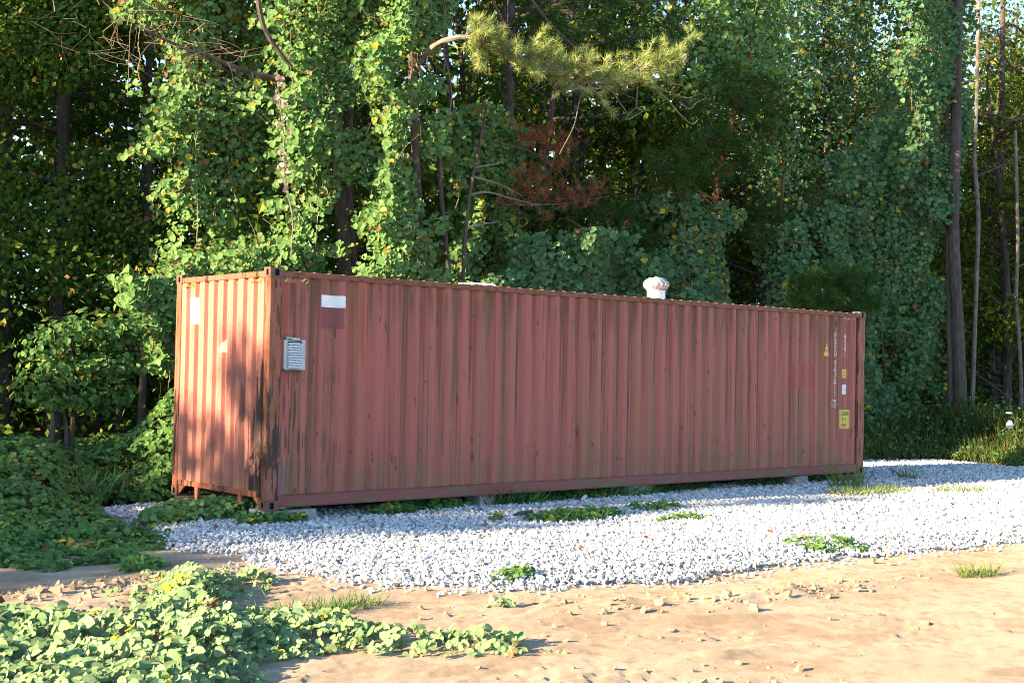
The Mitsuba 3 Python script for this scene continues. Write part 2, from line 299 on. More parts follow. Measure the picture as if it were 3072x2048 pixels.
# crushed stone: angular chunks, every one its own solid, joined as one pad
def chunk_shapes(g, n, pts=8, flat=.72):
    out = []
    for _ in range(n):
        p = nz(g.normal(size=(pts, 3))) * (.75 + .35 * g.random((pts, 1))) * np.array([1, .8, flat]); m = trimesh.convex.convex_hull(p); out.append((np.array(m.vertices), np.array(m.faces)))
    return out
def chunks(mb, g, pos, rad, shapes, cols):
    which = g.integers(len(shapes), size=len(pos)); ang = g.random(len(pos)) * 2 * np.pi; tl = g.normal(size=(len(pos), 2)) * .45
    for k, (sv, sf) in enumerate(shapes):
        i = np.nonzero(which == k)[0]; c, s = np.cos(ang[i]), np.sin(ang[i]); v = np.repeat(sv[None], len(i), 0) * rad[i, None, None]
        x, y, z = v[..., 0], v[..., 1], v[..., 2]; y, z = y - tl[i, :1] * z, z + tl[i, :1] * y; x, z = x - tl[i, 1:] * z, z + tl[i, 1:] * x
        v = np.stack([x * c[:, None] - y * s[:, None], x * s[:, None] + y * c[:, None], z], -1) + pos[i, None]
        mb.add(v.reshape(-1, 3), (sf[None] + (np.arange(len(i)) * len(sv))[:, None, None]).reshape(-1, 3), np.repeat(cols[i], len(sv), 0))
g = rng_of(11); mb = MB(); shp = chunk_shapes(g, 10)
for (x0, x1, y0, y1, s, rr) in ((-2.0, 7.2, -6.2, -1.8, .043, .0285), (-2.0, 9.5, -1.8, 3.1, .046, .030), (7.2, 24, -7, -1.8, .056, .035), (9.5, 20, -1.8, 3.8, .056, .035)):
    xs, ys = np.meshgrid(np.arange(x0, x1, s), np.arange(y0, y1, s)); xs = xs.ravel() + (g.random(xs.size) - .5) * s; ys = ys.ravel() + (g.random(ys.size) - .5) * s
    # what stands under the container and what no sight line reaches is left out
    d = gravel_z(xs, ys)
    jag = .10 * (meshkit.noise(np.stack([xs * 3, ys * 3, xs * 0], -1), 3) - .5) * 2
    keep = (d[1] > jag * 1.3) & ~((xs > 1.2) & (xs < 12) & (ys > .9) & (ys < 3.2))
    depth = (xs + 7.9) * .6535 + (ys + 13.5) * .7566; lat = ((xs + 7.9) * .7563 - (ys + 13.5) * .654) / depth; keep &= (lat > -.45) & (lat < .45)
    xs, ys, z = xs[keep], ys[keep], d[0][keep]
    r = rr * (.65 + .65 * g.random(len(xs)) ** 1.4); lift = (g.random(len(xs)) - .3) * .024
    t = g.random((len(xs), 1)); col = (np.array((.40, .42, .45)) * (1 - t) + np.array((.62, .64, .67)) * t) * (.75 + .4 * g.random((len(xs), 1)))
    w = g.random(len(xs)); col[w < .05] *= np.array((1.0, .88, .72)); col[w > .93] *= .5
    chunks(mb, g, np.stack([xs, ys, z + r * .25 + lift], -1), r, shp, col)
put('gravel', mb, 'tinted'); labels['gravel'] = {'label': 'pale grey crushed stone gravel spread around the container', 'category': 'gravel', 'kind': 'stuff'}

# strays of gravel on the dirt, and crumbled clods
g = rng_of(12); mb = MB(); b = shapely.get_coordinates(shapely.segmentize(gpoly.exterior, .05)); b = b[(b[:, 1] < -1.5) & (b[:, 0] < 9)]
i = g.integers(len(b), size=420); pos = b[i] + np.stack([g.normal(size=420) * .18, -np.abs(g.normal(size=420)) * .16], -1); ok = ~shapely.contains(gpoly, shapely.points(pos[:, 0], pos[:, 1])); pos = pos[ok]
pos = np.vstack([pos, [(-1.61,-3.95),(-1.54,-3.92),(-1.48,-3.95),(-1.82,-3.39),(-4.02,-4.04),(-2.52,-1.71),(-2.35,-1.48),(-2.19,-2.86),(-2.91,-2.98),(-1.25,-4.25),(-0.96,-4.31),(3.67,-6.4),(3.19,-6.46)]])
r = .018 + .016 * g.random(len(pos)); t = g.random((len(pos), 1)); chunks(mb, g, np.column_stack([pos, dirt_z(pos[:, 0], pos[:, 1]) + r * .3]), r, shp, np.array((.44, .445, .45)) * (.8 + .4 * t))
put('stray_stones', mb, 'tinted'); labels['stray_stones'] = {'label': 'loose pale stones strewn on the dirt along the gravel edge', 'category': 'stones', 'kind': 'stuff'}
mb = MB(); shp2 = chunk_shapes(g, 8, 10, .7); pos = []
for (c, sx, sy, n) in (([(1.55,-6.37)][0], .75, .16, 220), ([(0.02,-5.96)][0], .45, .2, 60), ([(-0.09,-7.21)][0], 1.6, .5, 60), ([(-3.14,-2.78)][0], 1.0, .25, 420), ([(-1.94,-5.28)][0], .8, .3, 40), ([(-1.31,-8.2)][0], .5, .3, 60), ([(2.18,-6.38)][0], 2.5, 1.0, 50)):
    pos.append(np.array(c) + g.normal(size=(n, 2)) * np.array([sx, sy]))
pos = np.vstack(pos); pos = pos[~shapely.contains(gpoly, shapely.points(pos[:, 0], pos[:, 1]))]; r = .010 + .046 * g.random(len(pos)) ** 4
chunks(mb, g, np.column_stack([pos, dirt_z(pos[:, 0], pos[:, 1]) + r * .2]), r, shp2, np.array((.31, .235, .16)) * (.8 + .35 * g.random((len(pos), 1))))
put('dirt_clods', mb, 'tinted'); labels['dirt_clods'] = {'label': 'crumbled clods of tan dirt lying on the bare ground', 'category': 'dirt', 'kind': 'stuff'}

# ------------------------------------------------------------------ shipping container
L, W, H = 12.192, 2.438, 2.896
BOX = thing('shipping_container', 'long rust-streaked red-brown shipping container on low blocks beside the gravel', 'shipping container')
def part(name, mesh, bsdf, label=None, parent=BOX, smooth=False):
    k = put(f'{parent}__{name}', mesh, bsdf, smooth)
    if label: labels[k] = {'label': label}
    return k
def profile(a0, a1, centre, pitch, outer, slope, inner, depth):
    """breakpoints (along, inset) of a trapezoid sheet"""
    pts = []; k0 = math.floor((a0 - centre) / pitch) - 1; k1 = math.ceil((a1 - centre) / pitch) + 1
    for k in range(k0, k1 + 1):
        c = centre + k * pitch; pts += [(c - outer / 2, 0), (c + outer / 2, 0), (c + outer / 2 + slope, depth), (c + outer / 2 + slope + inner, depth)]
    pts = np.array(pts); f = lambda a: np.interp(a, pts[:, 0], pts[:, 1])
    a = np.concatenate([[a0], pts[(pts[:, 0] > a0 + 1e-3) & (pts[:, 0] < a1 - 1e-3), 0], [a1]]); return a, f
sideA, sideF = profile(.165, L - .20, FLAT0, PITCH, .072, .068, .070, .036)
endA, endF = profile(.13, W - .13, W / 2 + .02, .25, .128, .020, .082, .046)
def sheet(A, fn, z, conv, wav, seed):
    """corrugated sheet with slight dents; conv(along, inset, z) -> points"""
    a, zz = np.meshgrid(A, z); P = np.stack([a * 1.3, zz * 1.1, a * 0 + seed], -1); d = fn(a) + wav * (meshkit.fbm(P, 3, seed) - .5) * 2 * np.clip(np.minimum(zz - z[0], z[-1] - zz) / .3, 0, 1)
    v = conv(a, d, zz).reshape(-1, 3); i = np.arange(a.size).reshape(a.shape)
    return MB().add(v, np.stack([i[:-1, :-1].ravel(), i[:-1, 1:].ravel(), i[1:, 1:].ravel(), i[1:, :-1].ravel()], 1))
zs = np.linspace(.165, H - .075, 26)
SY, EX = .014, .014
part('side_panel', sheet(sideA, sideF, zs, lambda a, d, z: np.stack([a, SY + d, z], -1), .005, 3), 'side_paint')
part('side_panel', sheet(sideA, sideF, zs, lambda a, d, z: np.stack([a, W - SY - d, z], -1), .005, 4), 'side_paint')
part('end_panel', sheet(endA, endF, np.linspace(.19, H - .09, 26), lambda a, d, z: np.stack([EX + d, a, z], -1), .005, 5), 'end_paint', 'sunlit corrugated end wall with a black rust patch')
ra, rf = profile(.1, L - .1, .3, .209, .125, .030, .024, .016)
part('roof', sheet(ra, rf, np.linspace(.055, W - .055, 8), lambda a, d, z: np.stack([a, z, H - .024 - d], -1), .004, 6), 'roof_paint')
for x0, x1 in ((0.0, .165), (L - .20, L)):
    for y0, s in ((0, 1), (W, -1)):
        m = MB().box(np.array((x0, y0 + .004 * s, .118)), np.array((x1, y0 + .05 * s, H - .118)), .006)
        xa = (x0 + .004, x0 + .05) if x0 == 0 else (x1 - .05, x1 - .004)
        m.box(np.array((xa[0], y0 + .05 * s, .118)), np.array((xa[1], y0 + .13 * s, H - .118)), .006)
        part('corner_post', m, 'frame_paint', 'corner post with flaking rust at the near corner' if (x0 == 0 and y0 == 0) else None)
def casting(x, y, z, sx, sy):
    """corner casting: a chamfered steel block with a slot through each outer face, built as face plates round dark pockets"""
    m = MB(); lx, ly, lz, t = .178, .162, .118, .016
    def slab(ax, at, w, h, hw, hh):
        o = np.array([0., 0, 0]); u = [1, 0][ax] if ax < 2 else 0; axes = [k for k in range(3) if k != ax]
        def bx(a0, a1, b0, b1):
            lo, hi = np.zeros(3), np.zeros(3); lo[axes[0]], hi[axes[0]], lo[axes[1]], hi[axes[1]] = a0, a1, b0, b1; lo[ax], hi[ax] = at; m.box(lo, hi)
        bx(0, w, 0, (h - hh) / 2); bx(0, w, (h + hh) / 2, h); bx(0, (w - hw) / 2, (h - hh) / 2, (h + hh) / 2); bx((w + hw) / 2, w, (h - hh) / 2, (h + hh) / 2)
    slab(0, (0, t), ly - .001, lz - .001, .050, .072); slab(1, (0, t), lx - .002, lz - .002, .062, .078); slab(2, (lz - t, lz), lx, ly, .062, .11)
    m.box(np.array((t, t, 0)), np.array((lx, ly, t)))
    v, f, _ = m.out(); v = v.copy()
    if z == 0: v[:, 2] = lz - v[:, 2]
    v = v * np.array([sx, sy, 1]) + np.array([x, y, z if z == 0 else z - lz])
    n = MB().box(np.array((t + .012, t + .012, .02)), np.array((lx - .004, ly - .004, lz - t - .006)))
    nv, nf, _ = n.out(); nv = nv * np.array([sx, sy, 1]) + np.array([x, y, z if z == 0 else z - lz])
    flip = (sx * sy < 0) != (z == 0)
    k = part('corner_casting', (v, f[:, ::-1] if flip else f), 'casting_steel')
    put(f'{k}__pocket', (nv, nf[:, ::-1] if flip else nf), 'hole')
for x, sx in ((-.003, 1), (L + .003, -1)):
    for y, sy in ((-.003, 1), (W + .003, -1)):
        for z in (0.0, H): casting(x, y, z, sx, sy)
for y0, s in ((0, 1), (W, -1)):
    part('top_rail', MB().box(np.array((.176, y0 + .003 * s, H - .108)), np.array((L - .176, y0 + .063 * s, H - .035)), .006), 'rail_paint')
    m = MB().box(np.array((.176, y0 + .012 * s, .045)), np.array((L - .176, y0 + .022 * s, .180)), .003); m.box(np.array((.176, y0 + .001 * s, .034)), np.array((L - .176, y0 + .05 * s, .0445)), .002)
    m.box(np.array((.176, y0 + .002 * s, .181)), np.array((L - .2, y0 + .06 * s, .189)), .002)
    part('bottom_rail', m, 'sill_paint')
part('end_header', MB().box(np.array((.002, .163, H - .112)), np.array((.062, W - .163, H - .042)), .006), 'frame_paint')
m = MB().box(np.array((.004, .163, .142)), np.array((.064, W - .163, .214)), .006)
part('end_sill', m, 'frame_paint')
def prism(poly, x0, x1):
    p = np.array(poly); n = len(p); v = np.vstack([np.column_stack([np.full(n, x), p]) for x in (x0, x1)]); i = np.arange(n)
    f = [(0, k, k + 1) for k in range(1, n - 1)] + [(n, n + k + 1, n + k) for k in range(1, n - 1)]
    f += [t for k in range(n) for t in ((k, n + k, n + (k + 1) % n), (k, n + (k + 1) % n, (k + 1) % n))]
    m = trimesh.Trimesh(v, f); m.fix_normals(); return m
for y0, s in ((.16, 1), (W - .16, -1)):
    part('gusset', prism([(y0, .012), (y0, .141), (y0 + .19 * s, .141)], .02, .036), 'frame_paint')
for yc in (.66, W - .66):
    part('tunnel_post', prism([(yc - .045, .141), (yc + .045, .141), (yc + .03, -.02), (yc - .03, -.02)], .015, .05), 'frame_paint')
part('floor', MB().box(np.array((.07, .06, .150)), np.array((L - .07, W - .06, .178))), 'under_steel')
for k in range(24): part('cross_member', MB().box(np.array((.35 + k * .49, .06, .045)), np.array((.40 + k * .49, W - .06, .149))), 'under_steel')
for k, (y0, y1) in enumerate(((.135, W / 2 - .004), (W / 2 + .004, W - .135))):
    d = part('door', MB().box(np.array((L - .085, y0, .16)), np.array((L - .045, y1, H - .13)), .005), 'frame_paint')
    for yb in (y0 + .3, y1 - .3): put(f'{d}__locking_bar' if f'{d}__locking_bar' not in scene else f'{d}__locking_bar_001', MB().tube([(L - .025, yb, .14), (L - .025, yb, H - .12)], .017, 8), 'galvanised')

# stickers and stencils follow the sheet they are stuck to
def decal(poly, bsdf, name, label=None, end=False, off=.0022, parent=BOX):
    A, fn = (endA, endF) if end else (sideA, sideF); p = shapely.Polygon(poly); lo, _, hi, _ = p.bounds
    cuts = np.unique(np.concatenate([[lo, hi], A[(A > lo) & (A < hi)], [q[0] for q in poly], np.linspace(lo, hi, 5)])); mb = MB()
    for a, b in zip(cuts[:-1], cuts[1:]):
        if b - a < 1e-5: continue
        ends = []
        for t in (a + 1e-6, b - 1e-6):
            s = p.intersection(shapely.LineString([(t, -9), (t, 9)])); zz = np.array(s.coords)[:, 1] if not s.is_empty else np.zeros(2); ends.append((t, zz.min(), zz.max(), fn(t)))
        (ta, a0, a1, da), (tb, b0, b1, db) = ends
        q = [(ta, a0, da), (tb, b0, db), (tb, b1, db), (ta, a1, da)]
        v = [((EX + d - off), t, z) if end else (t, SY + d - off, z) for t, z, d in q]
        mb.add(v, [(0, 2, 1), (0, 3, 2)] if end else [(0, 1, 2), (0, 2, 3)])
    return put(f'{parent}__{name}', mb, bsdf) if not label else (lambda k: (labels.__setitem__(k, {'label': label}), k)[1])(put(f'{parent}__{name}', mb, bsdf))
def rect(x0, x1, z0, z1): return [(x0, z0), (x1, z0), (x1, z1), (x0, z1)]
decal(rect(.719, 1.071, 2.452, 2.600), 'white_vinyl', 'placard', 'white blank placard on the long side')
decal(rect(1.793, 2.105, 2.238, 2.590), 'white_vinyl', 'end_placard', 'white placard on the sunlit end', end=True)
decal([(1.275, 1.881), (1.093, 1.881), (1.115, 2.075)], 'faded_yellow', 'warning_triangle', 'faded yellow warning triangle on the end', end=True)
k = decal([(10.975, 2.083), (11.172, 2.087), (11.049, 2.312)], 'yellow_vinyl', 'warning_triangle', 'yellow warning triangle left of the stencilled number')
decal(rect(11.0, 11.075, 2.155, 2.163), 'black_print', 'line', off=.0034, parent=k); decal(rect(11.0, 11.075, 2.176, 2.184), 'black_print', 'line', off=.0034, parent=k)
decal([(.19, 2.728), (.545, 2.724), (.55, 2.782), (.20, 2.786)], 'hazard_tape', 'hazard_sticker', 'worn black and yellow stripes under the top rail by the near corner')
decal(rect(11.52, 11.90, 2.738, 2.782), 'hazard_tape', 'hazard_sticker', 'worn black and yellow stripes under the top rail at the far end')
decal(rect(.17, .48, 2.715, 2.778), 'hazard_tape', 'hazard_sticker', end=True); decal(rect(1.93, 2.20, 2.715, 2.778), 'hazard_tape', 'hazard_sticker', end=True)
k = decal(rect(11.534, 11.660, 1.705, 1.858), 'yellow_vinyl', 'yellow_plate', 'small yellow plate low in the stencil column')
for z in (1.80, 1.745): decal(rect(11.55, 11.63, z, z + .012), 'black_print', 'line', off=.0034, parent=k)
for z0, z1 in ((1.505, 1.588), (1.418, 1.497)):
    k = decal(rect(11.538, 11.664, z0, z1), 'white_vinyl', 'white_plate')
    for j in (.3, .62): decal(rect(11.556, 11.640, z0 + (z1 - z0) * j, z0 + (z1 - z0) * j + .009), 'grey_print', 'line', off=.0034, parent=k)
def text_on_side(s, x, z, h, width=None, bsdf='white_paint', name='lettering', parent=BOX, off=.0018, bold=True):
    m = meshkit.text_mesh(s, h, .001, bold=bold); v = np.array(m.vertices); w = v[:, 0].max()
    if width: v[:, 0] *= width / w
    xx = x + v[:, 0]; return put(f'{parent}__{name}', (np.column_stack([xx, SY + sideF(xx) - off - v[:, 2], z + v[:, 1]]), np.array(m.faces)), bsdf)
z = 2.494
for ch in 'FSCU 947811 3':
    if ch == ' ': z -= .055; continue
    text_on_side(ch, 11.268 + (.02 if ch == '1' else 0), z - .090, .088, .030 if ch == '1' else .068); z -= .1075
zb = z + .1075 - .105; m = MB()
for a in (rect(11.250, 11.352, zb + .112, zb + .120), rect(11.250, 11.352, zb - .010, zb - .002)): decal(a, 'white_paint', 'lettering', off=.0026)
for a in (rect(11.250, 11.257, zb - .010, zb + .120), rect(11.345, 11.352, zb - .010, zb + .120)): decal(a, 'white_paint', 'lettering', off=.0030)
z = 2.490
for ch in '45G1': text_on_side(ch, 11.556 + (.02 if ch == '1' else 0), z - .090, .088, .030 if ch == '1' else .070); z -= .1095
CAU = decal(rect(11.497, 11.792, .812, 1.145), 'yellow_vinyl', 'caution_sticker', 'yellow caution sticker reading the container height')
text_on_side('CAUTION', 11.522, 1.045, .062, .245, 'black_print', 'lettering', CAU, .0042, False); text_on_side('9\' 6"', 11.54, .942, .062, .14, 'black_print', 'lettering', CAU, .0042, False); text_on_side('HIGH', 11.535, .840, .062, .16, 'black_print', 'lettering', CAU, .0042, False)

# louvred vent let into the side near the corner
V = part('louvre_vent', MB().box(np.array((.200, -.006, 1.676)), np.array((.500, .040, 2.040)), .004), 'vent_metal', 'grey metal louvre with dark sealant smeared round it')
put(f'{V}__recess', MB().box(np.array((.252, -.0085, 1.70)), np.array((.446, -.0062, 2.015))), 'hole')
for i in range(10):
    z = 1.715 + i * .0305; m = trimesh.creation.box(extents=(.200, .029, .004)); m.apply_transform(trimesh.transformations.rotation_matrix(math.radians(48), (1, 0, 0))); m.apply_translation((.349 + .002 * (i % 2), -.018, z)); put(f'{V}__slat' + (f'_{i:03d}' if i else ''), m, 'slat_metal')
g = rng_of(5)
def ribbon(pts, w, seed):
    p = curve(pts, 14); return MB().tube(p, w, 6, wob=.7, seed=seed)
put(f'{V}__sealant', ribbon([(.205, -.012, 2.055), (.26, -.02, 2.045), (.34, -.014, 2.030), (.42, -.016, 2.028), (.43, -.014, 1.985)], .009, 1), 'sealant')
put(f'{V}__sealant_001', ribbon([(.19, -.008, 1.685), (.24, -.02, 1.655), (.30, -.014, 1.672), (.38, -.014, 1.674), (.44, -.012, 1.66)], .012, 2), 'sealant')
m = trimesh.creation.box(extents=(.19, .012, .03)); m.apply_transform(trimesh.transformations.rotation_matrix(math.radians(4), (0, 1, 0))); m.apply_translation((.315, -.018, 2.05)); put(f'{V}__bent_flap', m, 'vent_metal')

# turbine vent and cap on the roof
tx, ty, tz = 7.97, 1.2, H - .03
t = np.linspace(0, 2 * np.pi, 29)[:-1]
def lathe(prof, n=40):
    m = trimesh.creation.revolve(np.array(prof), sections=n); return m
def moved(m, v): m = m.copy(); m.apply_translation(v); return m
TV = part('turbine_vent', moved(lathe([(0, 0), (.20, 0), (.20, .012), (.155, .02), (.152, .20), (.160, .205), (.160, .222), (.148, .226), (0, .226)]), (tx, ty, tz)), 'galvanised', 'spinning metal turbine vent on a pipe through the roof', smooth=40)
NV = 16
for i in range(NV):
    a0 = 2 * np.pi * i / NV; s = np.linspace(0, 1, 12); rad = .105 + .112 * np.sin(np.pi * (.10 + .86 * s)) ** .8; zz = .228 + .205 * s; vv = []
    for r_, z_, q in zip(rad, zz, s):
        for j in range(4):
            a = a0 + (j / 3) * 2 * np.pi / NV * 1.18 + .35 * math.sin(np.pi * q) - .2 * q; rr = r_ * (1.02 + .05 * math.sin(math.pi * j / 3) - .17 * (j / 3)); vv.append((tx + rr * math.cos(a), ty + rr * math.sin(a), tz + z_))
    ff = [(k * 4 + j, k * 4 + j + 1, (k + 1) * 4 + j + 1, (k + 1) * 4 + j) for k in range(11) for j in range(3)]
    put(f'{TV}__vane' + (f'_{i:03d}' if i else ''), MB().add(vv, ff), 'vane_metal', smooth=True)
put(f'{TV}__top_cap', moved(lathe([(0, .452), (.03, .450), (.035, .437), (.115, .432), (.125, .420), (0, .420)]), (tx, ty, tz)), 'vane_metal', smooth=40)
put(f'{TV}__core', moved(lathe([(0, .23), (.10, .23), (.10, .42), (0, .42)], 20), (tx, ty, tz)), 'under_steel')
m = MB().box(np.array((3.84, .95, H - .03)), np.array((4.31, 1.42, H + .082)), .028)
part('roof_cap', m, 'white_plastic', 'white plastic cap on the roof')

# ------------------------------------------------------------------ blocks and small litter under and beside it
def block(name, label, cat, lo, hi, bsdf, rough=.012, seed=0, group=None):
    k = thing(name, label, cat, group); m = trimesh.creation.box(extents=np.array(hi) - np.array(lo))
    for _ in range(3): m = m.subdivide()
    v = m.vertices + (np.array(lo) + np.array(hi)) / 2; n = meshkit.fbm(v * 9, 3, seed)[:, None] - .5; v = v + n * rough * 2 * nz(v - (np.array(lo) + np.array(hi)) / 2)
    del taken_dummy[:]; scene[k] = mikit.ply((v, m.faces), bsdf, smooth=False); return k
taken_dummy = []
block('concrete_block', 'pale concrete slab under the near corner of the container', 'block', (.02, .02, -.23), (.72, .42, -.006), 'concrete', seed=1)
block('concrete_block', 'grey concrete block under the container side among leafy weeds, second from the left', 'block', (3.35, .08, -.23), (3.62, .40, .030), 'concrete', seed=2)
block('concrete_block', 'grey concrete block under the middle of the container side beside tall grass', 'block', (6.25, .10, -.23), (6.75, .45, .030), 'concrete', seed=3)
block('rock', 'rounded pale rock under the container toward its far end', 'rock', (10.25, .04, -.23), (10.62, .35, .02), 'concrete', .04, 4)
block('wooden_block', 'dark timber block under the far corner of the container', 'block', (11.55, .06, -.23), (12.05, .40, -.004), 'old_wood', seed=5)
block('wooden_block', 'dark timber block under the left corner of the container end', 'block', (.03, 2.02, -.23), (.5, 2.40, -.004), 'old_wood', seed=6)
k = thing('bark_piece', 'dark brown strip of bark lying on the shaded gravel', 'bark')
p0 = [(2.97,-1.07),(3.13,-1.05),(3.3,-1.04)]; scene[k] = mikit.ply(MB().tube([(x, y, -.105 + .01 * i) for i, (x, y) in enumerate(p0)], [.02, .034, .022], 7, wob=.6, seed=3).out()[:2], 'bark')

# ------------------------------------------------------------------ vegetation
def sub(parent, name, mb, bsdf, smooth=False, label=None):
    if isinstance(mb, MB) and not mb.v: return None
    k = put(f'{parent}__{name}', mb, bsdf, smooth)
    if label: labels[k] = {'label': label}
    if name in ('stem', 'twig', 'foliage', 'crown', 'needles', 'bare_twig', 'blades', 'dry_leaf_cluster', 'flower_spike', 'branch'): labels[k] = {'kind': 'stuff'}
    return k

def drape(name, label, poly, y0, thick, n, seed, pal='kudzu', size=(.05, .155), gap=.42, stems=14, group=None, yellow=.018, brown=.02, bulge=.9, dense=1.0):
    """climbing vine hanging over the trees: leaves in clumps over an uneven hanging curtain of the given outline (x, z) near depth y0"""
    k = thing(name, label, 'vine', group); g = rng_of(seed); pg = shapely.Polygon(poly).buffer(0); x0, z0, x1, z1 = pg.bounds; pts = []
    while sum(map(len, pts)) < n:
        c = np.column_stack([x0 + (x1 - x0) * g.random(4 * n), z0 + (z1 - z0) * g.random(4 * n)])
        e = c + (np.stack([meshkit.noise(np.column_stack([c * 2.1, c[:, 0] * 0 + j]), seed + j) for j in (0, 1)], 1) - .5) * 1.0
        m = shapely.contains(pg, shapely.points(e[:, 0], e[:, 1])); m &= meshkit.fbm(np.column_stack([c[:, 0] * 1.5, c[:, 1] * .85, c[:, 0] * 0 + seed]), 3, seed) + .10 * g.random(len(c)) > gap; pts.append(c[m])
        if len(pts) > 40: break
    c = np.vstack(pts)[:n]; n = len(c)
    fld = lambda q: meshkit.fbm(np.column_stack([q[:, 0] * .75, q[:, 1] * .55, q[:, 0] * 0 + seed + .5]), 3, seed + 3)
    b0 = fld(c); gx = (fld(c + [.12, 0]) - b0) / .12; gz = (fld(c + [0, .12]) - b0) / .12
    y = y0 - bulge * (b0 - .5) * 2 + thick * (g.random(n) ** 1.6)
    nr = np.column_stack([-gx * bulge * 2 * .8, np.full(n, -1.0), -gz * bulge * 2 * .8 + .55]); nr = nz(nr) * .8 + np.array([-.75, 0, .15]) + g.normal(size=(n, 3)) * .42
    tip = np.column_stack([g.normal(size=n) * .6, -.35 + .3 * g.normal(size=n), -1 + .35 * g.normal(size=n)])
    s = size[0] + (size[1] - size[0]) * g.random(n); mb = MB(); leaves(mb, 'kudzu', np.column_stack([c[:, 0], y, c[:, 1]]), nr, tip, s, colours(g, n, pal, yellow, brown))
    m = int(n * .4); i = g.integers(n, size=m); q = np.column_stack([c[i, 0], y[i] + .05 + .3 * g.random(m), c[i, 1]]) + g.normal(size=(m, 3)) * [.16, .05, .16]
    leaves(mb, 'plain', q, g.normal(size=(m, 3)) + [-.4, -.5, .4], g.normal(size=(m, 3)) - [0, 0, .5], .035 + .06 * g.random(m), colours(g, m, 'oak', .02, .12))
    sub(k, 'foliage', mb, 'leaf'); mb = MB()
    for j in range(stems * 5):
        p = np.append(c[(h := g.integers(n))], 0)[[0, 2, 1]]; p[1] = y[h] - .03; d = nz(g.normal(size=3) * [1, .35, .8] - [0, 0, .5]) * (.25 + .55 * g.random()); mb.tube(curve([p, p + d * .5 + g.normal(size=3) * .07, p + d], 6), [.005, .0025], 3, c=np.array((.20, .15, .10)) * (.5 + .8 * g.random()), cap=False)
    for j in range(stems * 2 // 3):
        p = c[g.integers(n)]; ln = .8 + 2.2 * g.random(); zz = np.linspace(p[1], max(p[1] - ln, .1), 9)
        q = np.column_stack([p[0] + np.cumsum(g.normal(size=9)) * .035, np.full(9, y0 - bulge * (fld(np.column_stack([np.full(9, p[0]), zz])) - .5) * 2 - .02) + g.normal(size=9) * .03, zz])
        mb.tube(q, [.004, .008], 4, c=np.array((.22, .17, .12)) * (.4 + .8 * g.random()), cap=False)
    sub(k, 'stem', mb, 'tinted'); return k

def cloud(g, blobs, n, hollow=.55):
    """leaf positions and outward directions in ellipsoid clumps (x, y, z, rx, ry, rz)"""
    b = np.array(blobs); w = (b[:, 3] * b[:, 4] + b[:, 3] * b[:, 5] + b[:, 4] * b[:, 5]); i = g.choice(len(b), n, p=w / w.sum())
    d = nz(g.normal(size=(n, 3))); r = (hollow + (1 - hollow) * g.random((n, 1)) ** .6); r = r * (.75 + .5 * meshkit.noise(d * 2.2 + i[:, None] * 3.1, 4)[:, None])
    return b[i, :3] + d * r * b[i, 3:], d

def trunk_mesh(path, r0, r1, seed, sides=9): 
    path = list(path)
    if path[0][2] > -.2: path = [(path[0][0] - .02, path[0][1], -.3)] + path
    p = curve(path, 18); return MB().tube(p, np.linspace(r0, r1, 18), sides, wob=.22, seed=seed, cap=True)

def limbs(mb, g, path, r, count, lo, hi, reach, up=.5, c=None):
    p = curve(path, 40); ends = []
    for _ in range(count):
        t = lo + (hi - lo) * g.random(); b = p[int(t * 39)]; a = g.random() * 2 * np.pi; l = reach * (.5 + .6 * g.random()) * (1.1 - .5 * t)
        e = b + np.array([math.cos(a) * l, math.sin(a) * l, l * up * (g.random() * 1.3 - .1)]); m = (b + e) / 2 + g.normal(size=3) * l * .1 + [0, 0, l * .08]
        q = curve([b, m, e], 8); mb.tube(q, [r * .42, r * .10], 5, c=c, cap=False); ends.append((e, l, m))
    return ends

def leafy_tree(name, label, cat, path, r0, r1, seed, crown, n, group=None, pal='oak', size=(.09, .15), bark='bark', reach=2.0, nl=12, lo=.3, kind='plain', yellow=.04, brown=.02, extra=None, hollow=.35):
    """tapered trunk with limbs, and a crown of leaf clumps round the limb ends plus extra ellipsoids"""
    k = thing(name, label, cat, group); g = rng_of(seed); mb = trunk_mesh(path, r0, r1, seed); ends = limbs(mb, g, path, r0, nl, lo, 1.0, reach)
    sub(k, 'trunk', mb, bark)
    if n:
        bl = []
        for e, l, m in ends:
            s = crown * (.55 + .6 * g.random()); bl += [(*e, s, s, s * .62), (*m, s * .7, s * .7, s * .45)]
        bl += extra or []; P, D = cloud(g, bl, n, hollow); nr = D * .5 + g.normal(size=(n, 3)) * .6 + [0, 0, .7]; tip = D + g.normal(size=(n, 3)) * .5 - [0, 0, .5]
        mb = MB(); leaves(mb, kind, P, nr, tip, size[0] + (size[1] - size[0]) * g.random(n), colours(g, n, pal, yellow, brown)); sub(k, 'crown', mb, 'leaf')
    return k

def tufts(mb, g, centres, dirs, per, length, pal, spread=1.0, yellow=0, brown=0, wide=1.0):
    """bottle-brush tufts of pine needles round twig ends"""
    n = len(centres) * per; C = np.repeat(centres, per, 0); D = np.repeat(nz(dirs), per, 0); d = nz(D * .75 + g.normal(size=(n, 3)) * .62 * spread)
    P = C - D * (g.random((n, 1)) * .10); ln = length * (.7 + .5 * g.random(n)); leaves(mb, 'needle', P, np.cross(d, g.normal(size=(n, 3))), d, ln, np.repeat(colours(g, len(centres), pal, yellow, brown), per, 0) * (.8 + .4 * g.random((n, 1))))
    if wide != 1.0: pass

